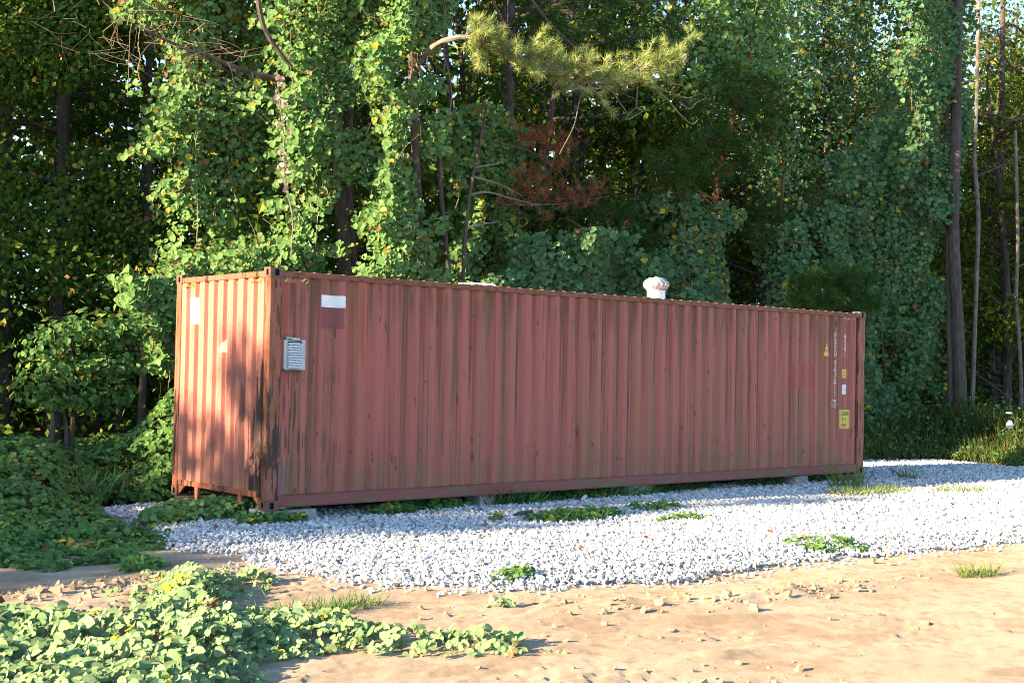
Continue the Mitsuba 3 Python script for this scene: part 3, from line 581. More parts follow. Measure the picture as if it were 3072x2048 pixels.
def pine_sprays(k, g, blobs, count, per, length, pal, bark='bark', twigs=True, yellow=0, brown=0):
    mb, tw = MB(), MB(); P, D = cloud(g, blobs, count, .2); B = np.array(blobs); near = np.argmin(((P[:, None, :] - B[None, :, :3]) ** 2).sum(-1), 1)
    dirs = nz(P - B[near, :3] + [0, 0, .25]) * .8 + [0, 0, .45] + g.normal(size=(count, 3)) * .25; tufts(mb, g, P, dirs, per, length, pal, yellow=yellow, brown=brown)
    for p, i, d in zip(P[::4], near[::4], dirs[::4]): tw.tube(curve([B[i, :3] + (p - B[i, :3]) * .2, (B[i, :3] + p) / 2 + g.normal(size=3) * .05, p], 5), [.012, .005], 4, cap=False)
    sub(k, 'needles', mb, 'needle_leaf'); sub(k, 'twig', tw, bark)

# kudzu hung over the forest edge
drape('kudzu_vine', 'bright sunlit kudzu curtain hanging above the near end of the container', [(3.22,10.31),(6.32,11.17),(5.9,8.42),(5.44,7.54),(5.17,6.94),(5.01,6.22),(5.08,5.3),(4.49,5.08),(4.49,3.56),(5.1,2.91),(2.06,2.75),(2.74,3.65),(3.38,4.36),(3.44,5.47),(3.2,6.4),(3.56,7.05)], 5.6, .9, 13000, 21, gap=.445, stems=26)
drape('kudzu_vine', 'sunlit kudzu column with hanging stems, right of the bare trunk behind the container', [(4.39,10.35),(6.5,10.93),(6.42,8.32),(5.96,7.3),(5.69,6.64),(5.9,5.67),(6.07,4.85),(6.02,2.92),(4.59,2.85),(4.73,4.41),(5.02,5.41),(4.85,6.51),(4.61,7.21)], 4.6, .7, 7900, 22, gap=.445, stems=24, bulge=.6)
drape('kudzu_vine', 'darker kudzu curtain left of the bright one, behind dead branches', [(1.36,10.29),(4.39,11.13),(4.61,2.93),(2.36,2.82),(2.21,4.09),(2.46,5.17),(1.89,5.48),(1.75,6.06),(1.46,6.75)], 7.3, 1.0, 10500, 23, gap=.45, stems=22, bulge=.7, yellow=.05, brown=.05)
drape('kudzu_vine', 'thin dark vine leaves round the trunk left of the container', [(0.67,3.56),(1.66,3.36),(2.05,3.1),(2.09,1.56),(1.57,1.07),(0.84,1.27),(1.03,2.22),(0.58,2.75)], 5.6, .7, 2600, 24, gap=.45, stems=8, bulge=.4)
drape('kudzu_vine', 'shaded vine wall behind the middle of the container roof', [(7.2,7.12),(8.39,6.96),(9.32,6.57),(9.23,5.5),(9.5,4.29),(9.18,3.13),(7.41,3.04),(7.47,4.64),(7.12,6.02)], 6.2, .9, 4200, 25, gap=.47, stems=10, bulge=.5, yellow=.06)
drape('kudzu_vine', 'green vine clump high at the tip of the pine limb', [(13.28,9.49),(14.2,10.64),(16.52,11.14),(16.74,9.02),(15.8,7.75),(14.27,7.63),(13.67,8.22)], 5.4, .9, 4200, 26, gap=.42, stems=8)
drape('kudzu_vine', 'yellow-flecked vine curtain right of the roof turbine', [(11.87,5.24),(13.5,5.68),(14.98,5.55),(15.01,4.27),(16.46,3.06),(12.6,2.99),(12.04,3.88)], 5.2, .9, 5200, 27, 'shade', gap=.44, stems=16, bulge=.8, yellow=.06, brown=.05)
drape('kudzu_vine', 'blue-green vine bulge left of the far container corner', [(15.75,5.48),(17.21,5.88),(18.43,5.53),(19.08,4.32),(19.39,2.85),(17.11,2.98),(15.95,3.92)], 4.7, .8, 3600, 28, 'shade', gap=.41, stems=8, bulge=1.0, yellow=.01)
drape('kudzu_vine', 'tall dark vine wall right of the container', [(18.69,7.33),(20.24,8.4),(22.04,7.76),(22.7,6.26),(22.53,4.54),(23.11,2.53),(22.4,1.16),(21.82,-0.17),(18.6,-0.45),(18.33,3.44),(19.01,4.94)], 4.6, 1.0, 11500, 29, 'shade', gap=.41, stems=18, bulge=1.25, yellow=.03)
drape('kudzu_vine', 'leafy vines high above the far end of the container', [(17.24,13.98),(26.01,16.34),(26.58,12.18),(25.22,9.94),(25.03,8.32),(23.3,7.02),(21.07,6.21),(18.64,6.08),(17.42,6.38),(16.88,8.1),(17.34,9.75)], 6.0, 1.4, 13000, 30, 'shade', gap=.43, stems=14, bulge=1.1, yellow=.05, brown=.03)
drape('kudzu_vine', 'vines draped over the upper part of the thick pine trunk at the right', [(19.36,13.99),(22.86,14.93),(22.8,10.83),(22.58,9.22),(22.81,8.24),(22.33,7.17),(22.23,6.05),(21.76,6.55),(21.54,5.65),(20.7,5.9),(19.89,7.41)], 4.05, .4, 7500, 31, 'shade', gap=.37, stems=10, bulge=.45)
drape('tree_canopy', 'thin leafy boughs across the upper left corner', [(-1.19,9.75),(2.19,10.66),(2.4,7.6),(1.98,6.43),(1.25,6.7),(0.65,6.0),(-0.38,5.92),(-1.09,6.18)], 8.6, 1.6, 9000, 33, 'oak', size=(.06, .12), gap=.44, stems=0, bulge=1.0, yellow=.03, brown=.02)
drape('tree_canopy', 'loose yellow-green leaves hanging in the dark wood at left', [(-0.87,5.52),(0.97,5.61),(2.34,5.71),(3.04,5.08),(2.91,3.61),(1.84,2.91),(0.35,3.13),(-0.81,3.35)], 8.8, 2.0, 3000, 34, 'oak', size=(.06, .11), gap=.50, stems=0, bulge=1.0, yellow=.04, brown=.03)
# the mound just behind the roof, with pink flower spikes
md = drape('kudzu_mound', 'rounded dark green kudzu mound with pink flower spikes behind the container roof', [(7.94,3.59),(8.42,3.9),(9.09,4.12),(9.66,4.42),(10.62,4.61),(11.19,4.5),(11.39,4.17),(12.12,3.68),(12.75,2.99),(7.69,2.77)], 4.6, 1.0, 5000, 32, 'shade', size=(.08, .18), gap=.36, stems=4, bulge=1.1, yellow=.01, brown=.005)
g = rng_of(77)
for (x, y, z) in [(9.35,4.2,4.45),(9.51,4.2,4.5),(9.85,4.2,4.6),(9.35,4.2,4.24),(10.3,4.2,4.6)]:
    mb = MB(); n = 26; t = g.random(n); P = np.column_stack([x + .02 * g.normal(size=n), y + .02 * g.normal(size=n), z + .16 * (t - .5)]); leaves(mb, 'plain', P, g.normal(size=(n, 3)), g.normal(size=(n, 3)), .035, np.array((.36, .12, .24)) * (.6 + .7 * g.random((n, 1)))); sub(md, 'flower_spike', mb, 'leaf')

# trunks that can be told apart
def wob(path, g, a): return [tuple(np.array(p) + g.normal(size=3) * a * np.array([1, .3, 0])) for p in path]
def bare(name, label, path, r0, r1, bark, seed, cat='tree', nl=5, reach=1.2, n=0, crown=.6, lo=.3, group=None, pal='oak', **kw): return leafy_tree(name, label, cat, path, r0, r1, seed, crown, n, group, pal=pal, bark=bark, nl=nl, reach=reach, lo=lo, **kw)
bare('tree', 'dark trunk at the left edge of the picture', [(1.9,14.0,1.06),(1.79,14.0,3.79),(1.75,14.0,6.99),(1.68,14.0,12.04)], .16, .12, 'bark', 41, n=4500, lo=.12, crown=.9, reach=2.6, nl=20, size=(.08, .13))
bare('tree', 'tall trunk with a sunlit patch in the dark wood at left', [(2.17,12.0,2.33),(2.17,12.0,4.59),(2.18,12.0,6.78),(2.1,12.0,11.59)], .16, .12, 'bark', 42, n=5000, lo=.14, crown=.9, reach=2.6, nl=22, size=(.08, .13))
bare('tree', 'slim dark trunk beside the left end of the container', [(2.71,9.2,0.95),(2.72,9.2,2.81),(2.74,9.2,4.59),(2.71,9.2,6.87)], .085, .055, 'bark', 43, nl=5, lo=.5, reach=.8)
bare('pine_tree', 'bare pine trunk standing between the two bright vine curtains', [(5.68,7.0,2.73),(5.61,7.0,4.03),(5.47,7.0,5.33),(5.34,7.0,7.36),(5.2,7.0,11.02)], .150, .10, 'bark', 44, nl=4, lo=.6, reach=.8)
bare('tree', 'dark slim trunk just right of the bare pine trunk', [(6.17,7.4,2.76),(6.07,7.4,4.09),(5.96,7.4,5.26),(5.97,7.4,7.11)], .10, .06, 'bark', 45, nl=4, lo=.4, reach=.8)
bare('tree', 'slim grey trunk at the right edge of the sunlit vine column', [(6.94,5.4,2.75),(6.8,5.4,4.03),(6.65,5.4,5.06),(6.55,5.4,6.49)], .055, .04, 'bark', 46, nl=3, lo=.5, reach=.7)
sp = bare('sapling', 'leaning grey sapling with bare side branches behind the roof', [(6.82,4.9,2.73),(6.85,4.9,4.0),(6.97,4.9,5.05),(7.17,4.9,5.95),(7.32,4.9,6.7)], .042, .02, 'bark', 47, nl=0)
for pth in ([(6.94,4.9,4.91),(7.32,4.85,4.99),(7.81,4.8,4.93),(8.58,4.8,4.86)], [(6.87,4.9,4.28),(7.14,4.8,4.38),(7.57,4.75,4.46)], [(7.06,4.9,5.42),(7.41,4.85,5.51),(7.69,4.8,5.59)], [(7.01,4.9,5.25),(7.59,4.8,5.15),(8.13,4.8,5.0)]):
    sub(sp, 'branch', MB().tube(curve(pth, 14), [.022, .007], 6, wob=.3), 'pale_bark')
bare('tree', 'grey trunk behind the brown dead pine branches', [(11.63,9.5,3.24),(11.6,9.5,5.47),(11.66,9.5,7.31),(11.59,9.5,12.41)], .15, .11, 'bark', 48, nl=6, lo=.6, n=1200, crown=1.1)
bare('tree', 'tall trunk half hidden by vines at upper left', [(3.67,8.2,2.91),(3.66,8.2,5.25),(3.64,8.2,6.86),(3.56,8.2,10.91)], .16, .12, 'bark', 49, nl=5, lo=.7)
for i, (x, r_, Y) in enumerate(((1236, .12, 13), (1300, .08, 11), (1332, .10, 14), (1382, .11, 12), (1452, .09, 11), (1478, .12, 13))):
    P = {1236: [(15.97,13.0,2.82),(15.89,13.0,7.13),(15.61,13.0,14.3)], 1300: [(15.17,11.0,2.77),(15.0,11.0,6.82),(14.77,11.0,13.58)], 1332: [(18.51,14.0,2.92),(18.47,14.0,7.52),(18.23,14.0,15.2)], 1382: [(17.41,12.0,2.86),(17.38,12.0,7.2),(17.27,12.0,14.45)], 1452: [(17.56,11.0,2.85),(17.52,11.0,7.11),(17.31,11.0,14.21)], 1478: [(20.12,13.0,2.96),(20.08,13.0,7.61),(19.99,13.0,15.38)]}[x]
    bare('woodland_tree', 'dark slender trunk seen through the gap in the wood behind the roof', P, r_, r_ * .7, 'bark', 50 + i, nl=9, lo=.55, n=900, crown=.9, reach=1.8, group='slender trunks in the gap behind the roof')
bare('tree', 'shaded trunk above the far end of the container', [(20.76,6.6,2.92),(20.51,6.6,5.18),(20.26,6.6,6.75),(20.13,6.6,9.23),(19.93,6.6,14.3)], .13, .09, 'bark', 60, nl=5, lo=.5, n=900)
bare('tree', 'thin sunlit trunk among vines right of the far corner', [(23.64,8.0,1.3),(23.44,8.0,6.24),(23.51,8.0,8.73),(23.32,8.0,14.93)], .10, .08, 'pale_bark', 61, nl=5, lo=.6, n=900)
bare('pine_tree', 'thick bare pine trunk at the right of the picture', [(22.34,4.0,1.29),(22.12,4.0,3.6),(21.9,4.0,5.8),(21.97,4.0,8.57),(21.95,4.0,14.68)], .165, .12, 'bark', 62, nl=3, lo=.8, reach=.9)
bare('tree', 'slimmer trunk touching the left of the thick pine trunk', [(22.18,4.2,1.34),(22.09,4.2,3.61),(21.95,4.2,6.04),(21.84,4.2,9.13)], .075, .055, 'bark', 63, nl=3, lo=.7, reach=.8)
bare('tree', 'thin whitish trunk right of the thick pine trunk', [(23.98,4.6,1.51),(24.11,4.6,4.41),(24.16,4.6,6.05),(23.93,4.6,7.66),(24.01,4.6,8.95),(24.07,4.6,13.07)], .065, .045, 'pale_bark', 64, nl=4, lo=.5, reach=.9)
bare('tree', 'thin whitish leaning trunk near the right edge', [(26.96,4.8,1.03),(26.83,4.8,2.62),(26.6,4.8,3.96),(26.66,4.8,5.56),(26.45,4.8,8.72)], .06, .045, 'pale_bark', 65, nl=4, lo=.5, reach=.9)
bare('tree', 'dark trunk with a sunlit side between the two whitish trunks', [(30.98,7.5,1.21),(30.86,7.5,4.11),(30.69,7.5,6.87),(30.62,7.5,15.2)], .10, .08, 'bark', 66, nl=5, lo=.6, n=1200, crown=1.2)
bare('tree', 'slender trunk deep in the dark wood at the right edge', [(32.72,9.0,1.32),(32.43,9.0,3.93),(32.53,9.0,7.15),(32.46,9.0,13.01)], .07, .05, 'bark', 67, nl=5, lo=.5, n=900, crown=1.0)
k = bare('dead_tree', 'bare twiggy dead tree reaching in at the upper right edge', [(29.57,5.2,3.99),(29.22,5.2,8.11),(28.76,5.2,11.02)], .10, .05, 'bark', 68, nl=0)
for pth in ([(29.21,5.2,8.57),(27.52,5.1,8.15),(25.84,5.0,7.63),(24.58,5.0,7.19)], [(28.92,5.2,9.63),(26.96,5.1,9.14),(25.57,5.0,9.09),(24.2,5.0,8.98)], [(28.88,5.2,11.43),(26.9,5.1,11.82),(25.93,5.1,11.51),(24.6,5.0,11.12)], [(28.9,5.2,10.53),(26.68,5.1,10.65),(26.18,5.1,11.25),(25.75,5.0,11.46)]):
    q = curve(pth, 16); mb = MB().tube(q, [.045, .012], 6, wob=.3); g = rng_of(int(abs(pth[0][2]) * 97))
    for _ in range(26):
        b = q[g.integers(3, 15)]; e = b + g.normal(size=3) * [.45, .3, .25] + [-.2, 0, .02]; mb.tube(curve([b, (b + e) / 2 + g.normal(size=3) * .05, e], 5), [.008, .003], 3, cap=False)
    sub(k, 'branch', mb, 'bark')

# pines: the bright arching limb, dead brown sprays, dark soft sprays
PA = thing('pine_tree', 'pine with a pale arching limb carrying bright yellow-green needles above the container', 'pine tree'); g = rng_of(90)
trk = [(6.2,5.3,2.87),(6.01,5.3,5.22),(5.81,5.2,7.22),(5.68,5.2,10.64)]
sub(PA, 'trunk', trunk_mesh(trk, .09, .07, 90), 'bark')
main = curve([(5.82,5.2,6.99),(5.61,4.4,7.26),(5.67,3.8,7.35),(5.98,3.6,7.34),(6.38,3.55,7.23),(6.93,3.5,7.13),(7.51,3.45,7.04),(8.21,3.4,6.95),(8.98,3.4,7.15),(9.68,3.3,7.4),(10.29,3.2,7.75),(10.72,3.1,8.11)], 60)
sub(PA, 'limb', MB().tube(main, [.046, .046, .042, .034, .024, .016, .010], 8, wob=.35, seed=3), 'pale_bark')
twp = []
def twig(a, b, sag=.0, r=.014, hang=False):
    p = curve([a, (np.array(a) + b) / 2 + [0, 0, sag] + g.normal(size=3) * .05, b], 9); twp.append((p, r)); return p
cent, dirs = [], []
for i in range(118):
    t = g.uniform(13, 59); a = main[int(t)]; up = g.normal() * .5 + .25; d = np.array([.45 + .35 * g.normal(), -.25 + .5 * g.normal(), up]); d = d / np.linalg.norm(d) * g.uniform(.25, .62) * (1.25 if 25 < t < 50 else .75); b = a + d
    p = twig(a, b, -.03)
    for s in (.55, .8, 1.0):
        cent.append(p[int(s * 8)]); dirs.append(d + [0, 0, .12] + g.normal(size=3) * .12)
        if g.random() < .6: o = g.normal(size=3) * .11; cent.append(p[int(s * 8)] + o); dirs.append(d * .6 + o * 2 + [0, 0, .15])
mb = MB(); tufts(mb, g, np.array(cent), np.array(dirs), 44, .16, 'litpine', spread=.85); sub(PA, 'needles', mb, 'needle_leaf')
for pth in ([(8.47,3.5,6.99),(8.27,3.45,6.59),(8.1,3.4,6.13),(7.76,3.4,5.58)], [(8.99,3.4,6.98),(9.17,3.35,6.75),(9.36,3.3,6.52),(9.31,3.3,6.4)], [(9.63,3.3,7.06),(9.61,3.3,6.69),(9.77,3.3,6.63),(9.36,3.3,6.41),(9.41,3.3,6.52),(9.61,3.3,6.68)], [(9.94,3.2,7.1),(10.37,3.2,6.91),(10.68,3.2,6.71),(11.06,3.2,6.55),(11.25,3.2,6.69)],
            [(9.94,3.2,7.14),(10.43,3.2,7.05),(10.92,3.2,7.04),(11.3,3.2,7.18),(11.5,3.2,7.1)], [(8.76,3.4,7.02),(8.9,3.4,6.76),(8.71,3.4,6.65)], [(10.68,3.2,6.92),(10.99,3.2,6.84),(11.18,3.2,6.99),(11.46,3.2,7.12)], [(9.34,3.3,7.1),(9.92,3.3,7.27),(10.48,3.25,7.27),(11.04,3.2,7.23)]):
    sub(PA, 'bare_twig', MB().tube(curve(pth, 16), [.014, .005], 5, wob=.3), 'pale_bark')
mb = MB()
for p, r_ in twp: mb.tube(p, [r_, .006], 5, cap=False)
for _ in range(70):
    a = main[g.integers(28, 58)] + g.normal(size=3) * .06 - [0, 0, .05]; b = a + np.array([g.normal() * .25, g.normal() * .2, -abs(g.normal()) * .16]); mb.tube(curve([a, (a + b) / 2 + g.normal(size=3) * .05, b], 6), [.006, .003], 4, cap=False)
sub(PA, 'twig', mb, 'pale_bark')

DP = thing('dead_pine_branch', 'dead pine branches with rusty brown needles behind the middle of the container', 'dead branch'); g = rng_of(91)
bl = [(*p, .42, .3, .26) for p in [(8.74,5.6,6.42),(9.26,5.6,6.23),(9.68,5.6,5.93),(9.51,5.6,5.56),(9.17,5.6,5.27),(9.82,5.6,5.25),(10.36,5.6,5.39),(10.98,5.6,5.55),(10.55,5.6,5.28),(9.37,5.6,6.5),(8.88,5.6,5.58),(8.61,5.6,5.08),(9.3,5.6,4.93),(9.85,5.6,6.3)]]
pine_sprays(DP, g, bl, 210, 34, .15, 'dead')
sub(DP, 'bough', MB().tube(curve([(8.36,5.7,4.93),(9.18,5.6,5.01),(10.0,5.6,5.11),(11.24,5.6,5.39)], 14), [.03, .01], 6), 'bark'); sub(DP, 'bough', MB().tube(curve([(8.33,5.7,6.12),(9.04,5.6,6.03),(9.87,5.6,5.69)], 14), [.03, .01], 6), 'bark')

def soft_pine(label, trunk, r, spots, count, seed, per=46, length=.18, pal='pine', rad=(.6, .5, .34), bark='red_bark'):
    k = thing('pine_tree', label, 'pine tree'); g = rng_of(seed); sub(k, 'trunk', trunk_mesh(trunk, r, r * .55, seed), bark); pts = np.array(spots); t = curve(trunk, 40); mb = MB()
    for s in pts:
        a = t[np.argmin(((t - s - [0, 0, -.3]) ** 2).sum(1))]; mb.tube(curve([a, (a + s) / 2 + [0, 0, -.08], s], 7), [.03, .01], 5, cap=False)
    sub(k, 'branch', mb, bark); pine_sprays(k, g, [(*p, *rad) for p in pts], count, per, length, pal, bark); return k
soft_pine('dark soft-needled pine with a leaning reddish trunk, right of the bright limb', [(13.94,5.4,3.06),(14.33,5.4,5.4),(14.52,5.4,6.4),(15.02,5.4,7.74),(15.6,5.4,9.33)], .085, [(13.96,5.0,6.96),(14.68,5.0,7.93),(15.3,5.0,7.63),(14.56,5.0,6.84),(15.62,5.0,7.18),(13.53,5.0,6.71),(12.99,5.0,5.98),(13.84,5.0,6.08),(14.72,5.0,6.38),(15.59,5.0,8.37),(15.33,5.0,6.45),(12.58,5.0,5.75),(13.52,5.0,7.46),(14.37,5.0,8.36),(15.92,5.0,7.92),(12.3,5.0,6.18),(13.11,5.0,6.56)], 640, 92)
soft_pine('low dark pine bough rising just behind the far container corner', [(21.03,5.4,2.47),(19.38,5.2,3.61),(17.63,4.6,3.91),(16.56,4.2,4.03)], .05, [(15.27,3.6,3.74),(15.89,3.6,3.97),(16.71,3.6,3.82),(17.38,3.6,3.96),(16.07,3.6,3.4),(16.89,3.6,3.34),(15.28,3.6,3.36),(17.56,3.6,3.47),(16.37,3.6,4.04)], 420, 93, rad=(.5, .4, .28))
soft_pine('shaded pine spray between the two vine curtains right of the turbine', [(16.5,5.6,2.76),(16.62,5.6,4.2),(16.93,5.6,5.25),(17.06,5.6,6.51)], .06, [(16.37,5.3,5.28),(17.36,5.3,5.58),(17.71,5.3,5.09),(16.71,5.3,4.8),(15.74,5.3,4.93),(17.86,5.3,5.94),(18.4,5.3,5.57),(16.04,5.3,5.66)], 330, 94)
soft_pine('small pine low behind the mound with flowers', [(12.37,6.0,3.0),(12.4,6.0,4.51),(12.43,6.0,5.64)], .05, [(11.97,5.8,5.02),(12.64,5.8,5.27),(11.72,5.8,4.72),(13.05,5.8,5.41),(12.38,5.8,4.68),(11.19,5.8,4.95)], 240, 95)
soft_pine('tall pine whose green boughs fill the top middle of the picture', [(10.16,7.5,2.93),(10.09,7.5,6.84),(10.07,7.5,9.65),(10.04,7.5,12.46)], .13, [(9.38,5.8,8.81),(10.1,5.8,8.59),(11.09,5.8,8.96),(12.01,5.8,8.85),(13.09,5.8,9.34),(12.39,5.8,9.68),(11.33,5.8,9.74),(10.32,5.8,9.53),(9.13,5.8,9.37),(13.5,5.8,10.0),(14.11,5.8,9.23),(9.63,5.8,8.24),(13.12,6.2,8.74),(12.03,6.2,8.55),(13.49,5.8,10.77),(11.31,5.8,10.47),(9.34,5.8,10.21)], 620, 96, bark='bark')

# loose branches
B1 = thing('dead_branch', 'long dark dead branch slanting across the upper left', 'branch')
sub(B1, 'branch', MB().tube(curve([(0.62,5.0,6.76),(1.27,5.0,6.61),(1.71,5.0,6.55),(2.33,5.0,6.43),(2.91,5.0,6.39)], 16), [.02, .045], 7, wob=.3), 'bark')
mb = MB(); g = rng_of(97)
for _ in range(120):
    a = curve([(-0.58,5.0,6.38),(0.62,5.0,6.76),(1.27,5.0,6.61),(2.33,5.0,6.43)], 50)[g.integers(0, 50)] + g.normal(size=3) * [.3, .25, .25]; e = a + g.normal(size=3) * [.42, .3, .22]; mb.tube(curve([a, (a + e) / 2 + g.normal(size=3) * .06, e], 6), [.006, .002], 3, cap=False)
sub(B1, 'twig', mb, 'twig_bark')
B2 = thing('dead_branch', 'steep brown branch hanging from the top edge left of the bright vines', 'branch')
sub(B2, 'branch', MB().tube(curve([(2.32,4.7,7.92),(2.43,4.7,7.32),(2.55,4.7,7.03),(2.78,4.7,6.77),(3.01,4.7,6.57)], 16), [.05, .03], 7, wob=.3), 'bark')
B3 = thing('dead_branch', 'dark slanting branches at the top edge left of the arching limb', 'branch')
sub(B3, 'branch', MB().tube(curve([(6.86,4.6,8.88),(7.34,4.6,8.18),(7.78,4.6,7.78)], 12), [.035, .02], 6), 'red_bark'); sub(B3, 'branch', MB().tube(curve([(7.64,4.6,9.05),(8.42,4.6,8.39),(9.1,4.6,8.02),(9.45,4.6,7.93)], 12), [.035, .015], 6), 'bark')
VS = thing('dead_vine', 'pale dead vine with dry curled leaves hanging down the edge of the bright curtain', 'vine'); g = rng_of(98)
vp = curve([(2.7,4.6,6.44),(2.76,4.6,5.97),(2.84,4.6,5.49),(2.86,4.6,5.17),(2.9,4.6,4.65),(3.05,4.6,4.11),(3.04,4.6,3.48)], 40); mb = MB().tube(vp, [.014, .010], 5, wob=.4); sub(VS, 'stem', mb, 'pale_bark')
i = np.concatenate([g.integers(2, 14, 34), g.integers(20, 28, 20)]); mb = MB(); n = len(i); leaves(mb, 'kudzu', vp[i] + g.normal(size=(n, 3)) * .06, g.normal(size=(n, 3)), g.normal(size=(n, 3)) - [0, 0, .8], .10, np.array((.50, .40, .32)) * (.7 + .5 * g.random((n, 1)))); sub(VS, 'dry_leaf_cluster', mb, 'leaf')

# the wood behind: trees with their own trunks and crowns
g = rng_of(120); spots = []
for i in range(1200):
    x = g.uniform(-12, 52); y = g.uniform(8.0, 17.5) if x > 5 else g.uniform(12.5, 19)
    if all((x - a) ** 2 + (y - b) ** 2 > 5.5 for a, b in spots): spots.append((x, y))
    if len(spots) == 62: break
for i in range(900):
    x, y = g.uniform(29, 60), g.uniform(4.5, 10)
    if all((x - a) ** 2 + (y - b) ** 2 > 9 for a, b in spots): spots.append((x, y))
    if len(spots) == 78: break
for i, (x, y) in enumerate(spots):
    h = g.uniform(11, 17) if i < 62 else g.uniform(10.5, 13.5); far = x > 28
    leafy_tree('woodland_tree', 'tall leafy tree standing in the shaded wood behind the container', 'tree', [(x, y, -.2), (x + g.normal() * .3, y + g.normal() * .3, h * .5), (x + g.normal() * .6, y + g.normal() * .6, h)], g.uniform(.10, .17), .04, 200 + i, 1.35, 3900, 'trees standing in the wood', pal='backwood' if far or g.random() < .35 else 'oak', size=(.15, .25), reach=3.0, nl=24, lo=.10, hollow=.25)
g = rng_of(130); n = 215000; P = np.column_stack([g.uniform(-12, 105, n), g.uniform(18, 44, n), np.where(g.random(n) < .3, g.random(n) * 3.5, g.random(n) * 17)]); m = meshkit.fbm(P * .33, 3, 8) > .43 + .10 * np.clip((P[:, 2] - 9) / 8, 0, 1); P = P[m]; n = len(P)
g2 = rng_of(131); m = 70000; P2 = np.column_stack([g2.uniform(-42, -1, m), g2.uniform(9, 36, m), g2.random(m) * 15]); P2 = P2[(P2[:, 1] + P2[:, 0] * math.tan(SUN_AZ) > 8.6) & (P2[:, 1] > 17 + 1.1 * (P2[:, 0] + 1))]; P2 = P2[meshkit.fbm(P2 * .33, 3, 8) > .43]; P = np.vstack([P, P2]); n = len(P)
mb = MB(); leaves(mb, 'plain', P, g.normal(size=(n, 3)) * .7 + [0, 0, .6], g.normal(size=(n, 3)) - [0, 0, .4], .40 + .26 * g.random(n), colours(g, n, 'backwood', .05, .02)); put('distant_woodland', mb, 'leaf'); labels['distant_woodland'] = {'label': 'far depth of the wood, leaves reading as one mass', 'category': 'woodland', 'kind': 'stuff'}
# understorey: low bushes inside the wood edge
g = rng_of(140); n = 36000; P = np.column_stack([g.uniform(-7, 48, n), 6.4 + 8 * g.random(n) ** 1.2, g.random(n) ** 1.7 * 3.6]); m = meshkit.fbm(P * [.5, .5, .6], 3, 9) > .45; P = P[m]; n = len(P)
mb = MB(); leaves(mb, 'plain', P, g.normal(size=(n, 3)) * .7 + [0, -.2, .7], g.normal(size=(n, 3)) - [0, 0, .3], .09 + .09 * g.random(n), colours(g, n, 'oak', .04, .03)); put('undergrowth', mb, 'leaf'); labels['undergrowth'] = {'label': 'low dark leafy undergrowth filling the foot of the wood', 'category': 'undergrowth', 'kind': 'stuff'}

# shrubs and low trees left of the picture that the evening sun has to pass (out of frame, they shade the left of the yard)
def shrub(name, label, blobs, n, seed, cat='bush', pal='kudzu', size=(.10, .16), group=None):
    k = thing(name, label, cat, group); g = rng_of(seed); b = np.array(blobs); mb = MB()
    for q in b[1::4]: mb.tube(curve([(q[0], q[1], -.2), (q[0] + .1, q[1], q[2] * .5), tuple(q[:3])], 7), [.05, .02], 6)
    sub(k, 'trunk', mb, 'bark'); P, D = cloud(g, blobs, n, .3); mb = MB(); leaves(mb, 'kudzu', P, D + [0, 0, .5] + g.normal(size=(n, 3)) * .4, D * .4 + g.normal(size=(n, 3)) * .5 - [0, 0, .7], size[0] + (size[1] - size[0]) * g.random(n), colours(g, n, pal)); sub(k, 'crown', mb, 'leaf'); return k
def vy(x, v): return v - x * math.tan(SUN_AZ)      # the sun line through x = 0, y = v
edge = lambda v: float(np.interp(v, [-2.9, -1.98, -1.4, -1.3, -.5, -.3, .4, .9, 1.6, 2.6, 3.6, 6.2], [7.0, 7.9, 8.5, 11.0, 11.0, 10.2, 10.1, 10.0, 9.6, 8.9, 8.8, 10.0]))
for i, v0 in enumerate((-2.45, -1.0, .35, 1.75, 3.15, 4.6)):
    b = []
    for v in (v0 - .36, v0 + .36):
        for z in np.arange(1.4, edge(v) - .35, .8): b.append((-24 + .8 * math.sin(z * 2 + v), vy(-24, v), z, .85, .5, .55))
    shrub('leafy_tree', 'vine-hung leafy tree beyond the left edge of the yard', b, 3800 if i < 2 else 3000, 160 + i, 'tree', size=(.13, .24), group='trees beyond the left edge')
VB = shrub('vine_covered_bush', 'drooping vine-covered shrub in front of the dark wood at left', [(*p, .50, .45, .26) for p in [(-0.71,5.0,1.97),(-0.4,5.0,2.14),(-0.04,5.0,2.25),(0.3,5.0,2.16),(0.6,5.0,2.3),(-0.74,4.9,1.59),(-0.39,4.9,1.6),(0.0,4.9,1.64),(0.33,4.9,1.74),(-0.54,4.9,1.25),(-0.12,4.9,1.22),(-0.86,4.9,1.34),(0.18,4.9,1.35)]], 2300, 170, pal='weed', size=(.05, .13))

